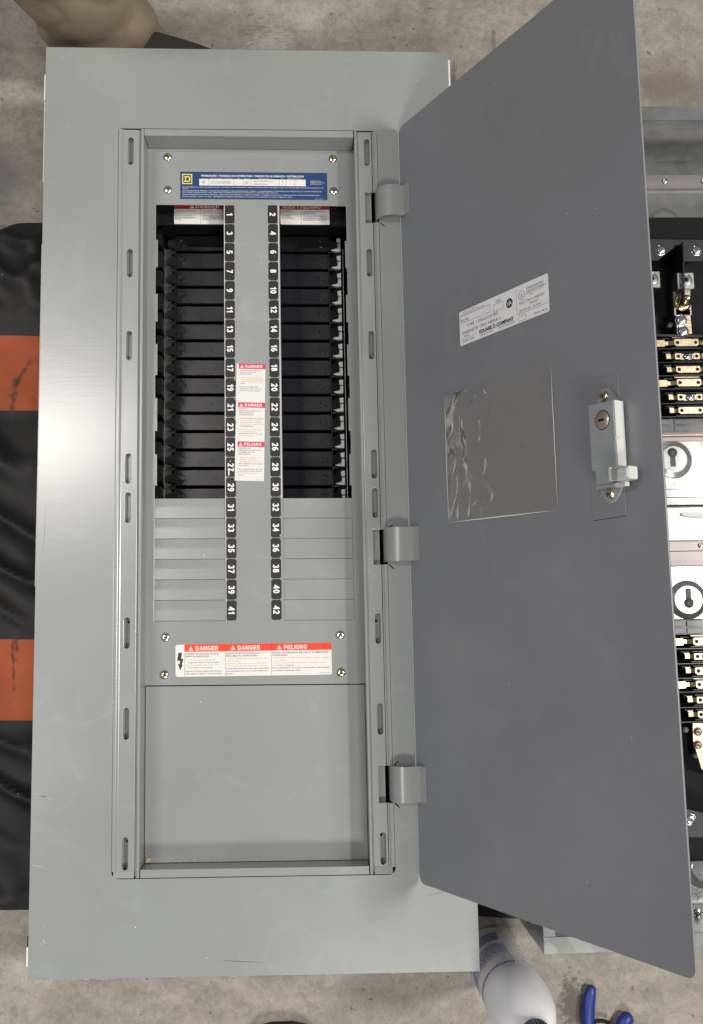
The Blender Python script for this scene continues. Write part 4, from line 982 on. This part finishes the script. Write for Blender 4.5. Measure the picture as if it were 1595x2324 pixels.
for j in range(ny + 1):
    for i in range(nx + 1):
        u, v = i / nx, j / ny; x = X0 + (X1 - X0) * u
        yb = -520 - .045 * (x + 297) + 3 * noise.noise(Vector((x * .02, 0, 2))); yt = 398 + 7 * noise.noise(Vector((x * .012, 3, 2))) - 26 * (1 - min(1, max(0, (x + 375) / 50))) ** 2
        y = yb + (yt - yb) * v
        h = 3.0
        if x < -236:      # free part, rumpled, clear of the box
            fr = min(1, (-236 - x) / 25); a = noise.noise(Vector((x * .007 + 4, y * .011, 0.5))); b_ = 1 - abs(noise.noise(Vector((x * .009 + 9, y * .016 + x * .01, 3.5)))) * 2.2
            band = min(1, max(0, (abs(y - 180) - 60) / 60)) * min(1, max(0, (abs(y + 230) - 60) / 60))
            h += fr * (5 + 16 * max(0, a + .25) * (.3 + .7 * band) + 24 * max(0, b_) ** 2 * (.08 + .92 * band))
        e = min(1, 14 * v, 14 * (1 - v)); h = h * math.sqrt(max(0, 1 - (1 - e) ** 2))
        vs.append((x, y, -154.6 + max(.2, h)))
fs = [(j * (nx + 1) + i, j * (nx + 1) + i + 1, (j + 1) * (nx + 1) + i + 1, (j + 1) * (nx + 1) + i) for j in range(ny) for i in range(nx)]
q.add(vs, fs, MM, True)
# crack and scuff marks on the orange bands are part of the mat
def zmat(px, py): v = at(px, py, -138); return v
mo = link('floor_mat', q.mesh('floor_mat'), None, (0, 0, 0), 'rumpled black rubber mat with two orange bands under the grey panel', 'mat')

# ================================================================== PERSON (lower leg and shoe at the top)
PE = empty('person', (-.205, .656, FLOOR), 'person in khaki trousers and a dark shoe, standing behind the panel, top left', 'person')
KH = mat('khaki_cloth', (.235, .180, .122), .9, bump=.5, bscale=700, var=.24, vscale=11)
q = MB(); n = 96; rings = []
Z = [-150 + 6 * i for i in range(34)] + [60, 72, 90, 110, 130, 150, 185, 220, 260, 300, 350, 400, 460, 520]
for iz, z in enumerate(Z):
    f = (z + 150) / 670; cx = -197 - 27 * min(2.2, (z + 150) / 100); cy = 656 + 30 * f
    tk = min(1, (z + 150) / 100); rx = 77 - 10 * tk + 26 * max(0, f - .15); ry = 74 - 8 * tk + 26 * max(0, f - .15)
    row = []
    for k in range(n):
        a = 2 * pi * k / n
        fold = max(0, 1 - abs(noise.noise(Vector((cos(a) * 1.5 + 5, sin(a) * 1.5 + z * .010, z * .013)))) * 4) ** 1.4
        w1 = -3.0 * fold + 4.2 * noise.noise(Vector((cos(a) * 1.2 + .3, sin(a) * 1.2, z * .022))) * (1.5 if z < -40 else 1) + 3.2 * sin(z * .11 + 2.2 * sin(a) + a) * max(0, min(1, (-20 - z) / 60))
        row.append((cx + (rx + w1) * cos(a), cy + (ry + w1) * sin(a), z))
    rings += row
fs = []
for i in range(len(Z) - 1):
    for k in range(n): j = (k + 1) % n; fs.append((i * n + k, i * n + j, (i + 1) * n + j, (i + 1) * n + k))
fs.append(tuple(range((len(Z) - 1) * n, len(Z) * n)))
q.add(rings, fs, KH, True)
tr = _P('trouser_leg', q, PE, None, f_id, None); md = tr.modifiers.new('s', 'SUBSURF'); md.levels = 1; md.render_levels = 2
SHOE = mat('dark_suede', (.030, .026, .024), .85, bump=.6, bscale=500); SOLE = mat('dark_sole', (.02, .02, .02), .6)
def shoe(h0=Vector((-250, 660)), tip=Vector((-30, 585))):
    q = MB(); secs = 13; n = 22; vs = []; dr = (tip - h0).normalized(); sd = Vector((-dr.y, dr.x)); Ln = (tip - h0).length
    wid = [16, 30, 36, 38, 40, 41, 43, 46, 48, 48, 44, 34, 14]; hgt = [24, 36, 44, 50, 54, 56, 56, 52, 46, 40, 34, 27, 14]
    for i in range(secs):
        c = h0 + dr * (Ln * (1 - cos(pi * i / (secs - 1))) / 2)
        for k in range(n):
            a = 2 * pi * k / n; r = abs(cos(a)) ** .8 * (1 if cos(a) > 0 else -1); zz = sin(a)
            zz = zz if zz > 0 else zz * .0; hh = hgt[i] * (zz ** .75 if zz > 0 else 0)
            p = c + sd * (r * wid[i]); low = 1 if sin(a) < 0 else 0
            vs.append((p.x, p.y, -152 + hh - (2 if low else 0)))
    fs = []
    for i in range(secs - 1):
        for k in range(n): j = (k + 1) % n; fs.append((i * n + k, i * n + j, (i + 1) * n + j, (i + 1) * n + k))
    fs += [tuple(range(n)), tuple(range((secs - 1) * n, secs * n))]
    q.add(vs, fs, SHOE, True); return q
sh = _P('shoe', shoe(), PE, None, f_id, None)
q = MB(); h0 = Vector((-252, 661)); tip = Vector((-27, 584)); dr = (tip - h0).normalized(); sd = Vector((-dr.y, dr.x)); Ln = (tip - h0).length
pl = []
ww = [10, 30, 38, 40, 42, 43, 45, 49, 51, 51, 47, 36, 12]
cs = [h0 + dr * (Ln * (1 - cos(pi * i / 12)) / 2) for i in range(13)]
pl = [(cs[i] + sd * ww[i])[:] for i in range(13)] + [(cs[i] - sd * ww[i])[:] for i in range(12, -1, -1)]
q.prism(pl, -154.9, -146, SOLE); _P('sole', q, sh, None, f_id, None)

# toe of another shoe, cut off by the bottom edge of the photograph
st = _P('shoe', shoe(Vector((38, -965)), Vector((38, -690))), PE, None, f_id, None); st.parent = None
tt = at(640, 2317, -138); st.location = (tt.x * .001 - .038, tt.y * .001 + .690 - .006, 0)
for v in st.data.vertices: v.co += WL['person']
st['label'] = 'dark rounded shoe toe on the concrete, cut off at the bottom edge'; st['category'] = 'shoe'

# ================================================================== BOTTLE
BO = empty('spray_bottle', (.293, -.591, FLOOR), 'white plastic bottle with blue printing and dark blue cap, standing by the panel corner', 'bottle')
HD = mat('white_hdpe', (.90, .89, .91), .38, bump=.05, bscale=40); 
HD.node_tree.nodes['Principled BSDF'].inputs['Subsurface Weight'].default_value = 0
HD.node_tree.nodes['Principled BSDF'].inputs['Subsurface Radius'].default_value = (.01, .01, .01)
bx, by = 293, -591
prof = [(26, -154.8), (30, -154), (33.4, -150), (34.8, -143), (35, -70), (35, -7), (36.0, 0), (36.6, 13), (36.4, 30), (34.6, 50), (31.0, 66), (26, 79), (20.5, 88), (16.5, 94), (14.5, 98), (14.5, 104)]
q = MB(); q.lathe(bx, by, prof, HD, 56); body = _P('bottle_body', q, BO, None, f_id, None)
q = MB()
def onb(a0, a1, z0, z1, m=BLUEINK, r=35.2):
    a0 -= 33; a1 -= 33; n = max(1, int(abs(a1 - a0) / 5)); vs = []; 
    for i in range(n + 1):
        a = radians(a0 + (a1 - a0) * i / n); vs += [(bx + r * cos(a), by + r * sin(a), z0), (bx + r * cos(a), by + r * sin(a), z1)]
    q.add(vs, [(2 * i, 2 * i + 2, 2 * i + 3, 2 * i + 1) for i in range(n)], m, True)
rnd = random.Random(9)
# facing direction of the printed panel: towards upper left (about 120 to 230 degrees)
def dash(a0, a1, z, h, m=BLUEINK, gap=.25):
    a = a0
    while a < a1:
        l = rnd.uniform(2, 9); onb(a, min(a1, a + l), z, z + h, m); a += l + rnd.uniform(.8, 2.2)
BL2 = mat('blue_ink_fine', (.10, .15, .48), .5)
for k in range(9): onb(122, 225, -122 + k * 3.4, -122 + k * 3.4 + (1.8 if k % 3 else .9))
for k in range(11): dash(118, 232, -80 + k * 3.2, 1.5, BL2 if k % 2 else BLUEINK)
dash(118, 236, -42, 1.6); onb(117.4, 118.0, -42, -12, INKG)
for k in range(2): dash(118, 240, -14.0 + k * 3.2, 2.2)
for k in range(5):
    z = -126 + k * 25
    onb(92, 97, z, z + 1.6); onb(82, 87, z - 1, z + .8); onb(72, 79, z - 1.5, z + 1); onb(78, 90, z + 3, z + 3.7, BL2); onb(76, 88, z + 5.2, z + 5.8, BL2)
_P('bottle_print', q, body, None, f_id, None)
CAPB = mat('cap_blue', (.012, .018, .085), .35)
q = MB(); n = 60; vs = []
for z, ex in ((105, 0), (121, 0), (123, -1.2)):
    for k in range(n): a = 2 * pi * k / n; r = 15.6 + (.5 if k % 2 else -.3) + ex; vs.append((bx + r * cos(a), by + r * sin(a), z))
fs = [(i * n + k, i * n + (k + 1) % n, (i + 1) * n + (k + 1) % n, (i + 1) * n + k) for i in range(2) for k in range(n)] + [tuple(range(2 * n, 3 * n)), tuple(range(n))]
q.add(vs, fs, CAPB); _P('cap', q, BO, None, f_id, None)

# ================================================================== PLIERS
PL = empty('pliers', (.43, -.70, FLOOR), 'pliers with dark blue handles lying on the concrete, bottom edge', 'pliers')
def tube(path, rads, m, n=14, flat=.8):
    q = MB(); vs = []; k = len(path)
    for i, p in enumerate(path):
        a = Vector(path[max(0, i - 1)]); b = Vector(path[min(k - 1, i + 1)]); d = (b - a).normalized(); sd = Vector((-d.y, d.x, 0)).normalized(); up = Vector((0, 0, 1))
        for j in range(n): t = 2 * pi * j / n; vs.append(tuple(Vector(p) + sd * rads[i] * cos(t) + up * rads[i] * flat * sin(t)))
    fs = [(i * n + j, i * n + (j + 1) % n, (i + 1) * n + (j + 1) % n, (i + 1) * n + j) for i in range(k - 1) for j in range(n)] + [tuple(range(n)), tuple(range((k - 1) * n, k * n))]
    q.add(vs, fs, m, True); return q
h1 = [(421, -632.0, -147), (420, -634, -147), (417, -643, -147), (414.5, -656, -147), (413, -672, -147), (414, -692, -147), (419.5, -712, -147), (428, -730, -147), (433, -742, -147)]
_P('handle', tube(h1, [2.6, 5.6, 7.6, 8.2, 8.2, 8.2, 8.4, 8.6, 7], BLUEP), PL, None, f_id, None)
h2 = [(468, -668, -145), (465.5, -670, -145), (459, -677, -145), (452, -688, -145), (445, -702, -145), (440, -716, -145), (435, -732, -145), (431, -744, -145)]
_P('handle', tube(h2, [3.2, 8.2, 9.4, 8.6, 8.2, 8.0, 8.4, 7], BLUEP), PL, None, f_id, None)
_P('grip_guard', tube([(415, -681, -146), (422, -675.5, -146), (431, -674.8, -146), (440, -678, -146)], [2.5, 2.4, 2.4, 2.5], BLKM), PL, None, f_id, None)
q = MB(); q.prism([(424, -740), (440, -740), (446, -760), (438, -800), (432, -806), (426, -800), (419, -760)], -152, -141, STEEL, top=1.5); q.cyl(432, -752, 5, -141, -138.6, ZINC, 18, dome=.8)
_P('jaws', q, PL, None, f_id, None)
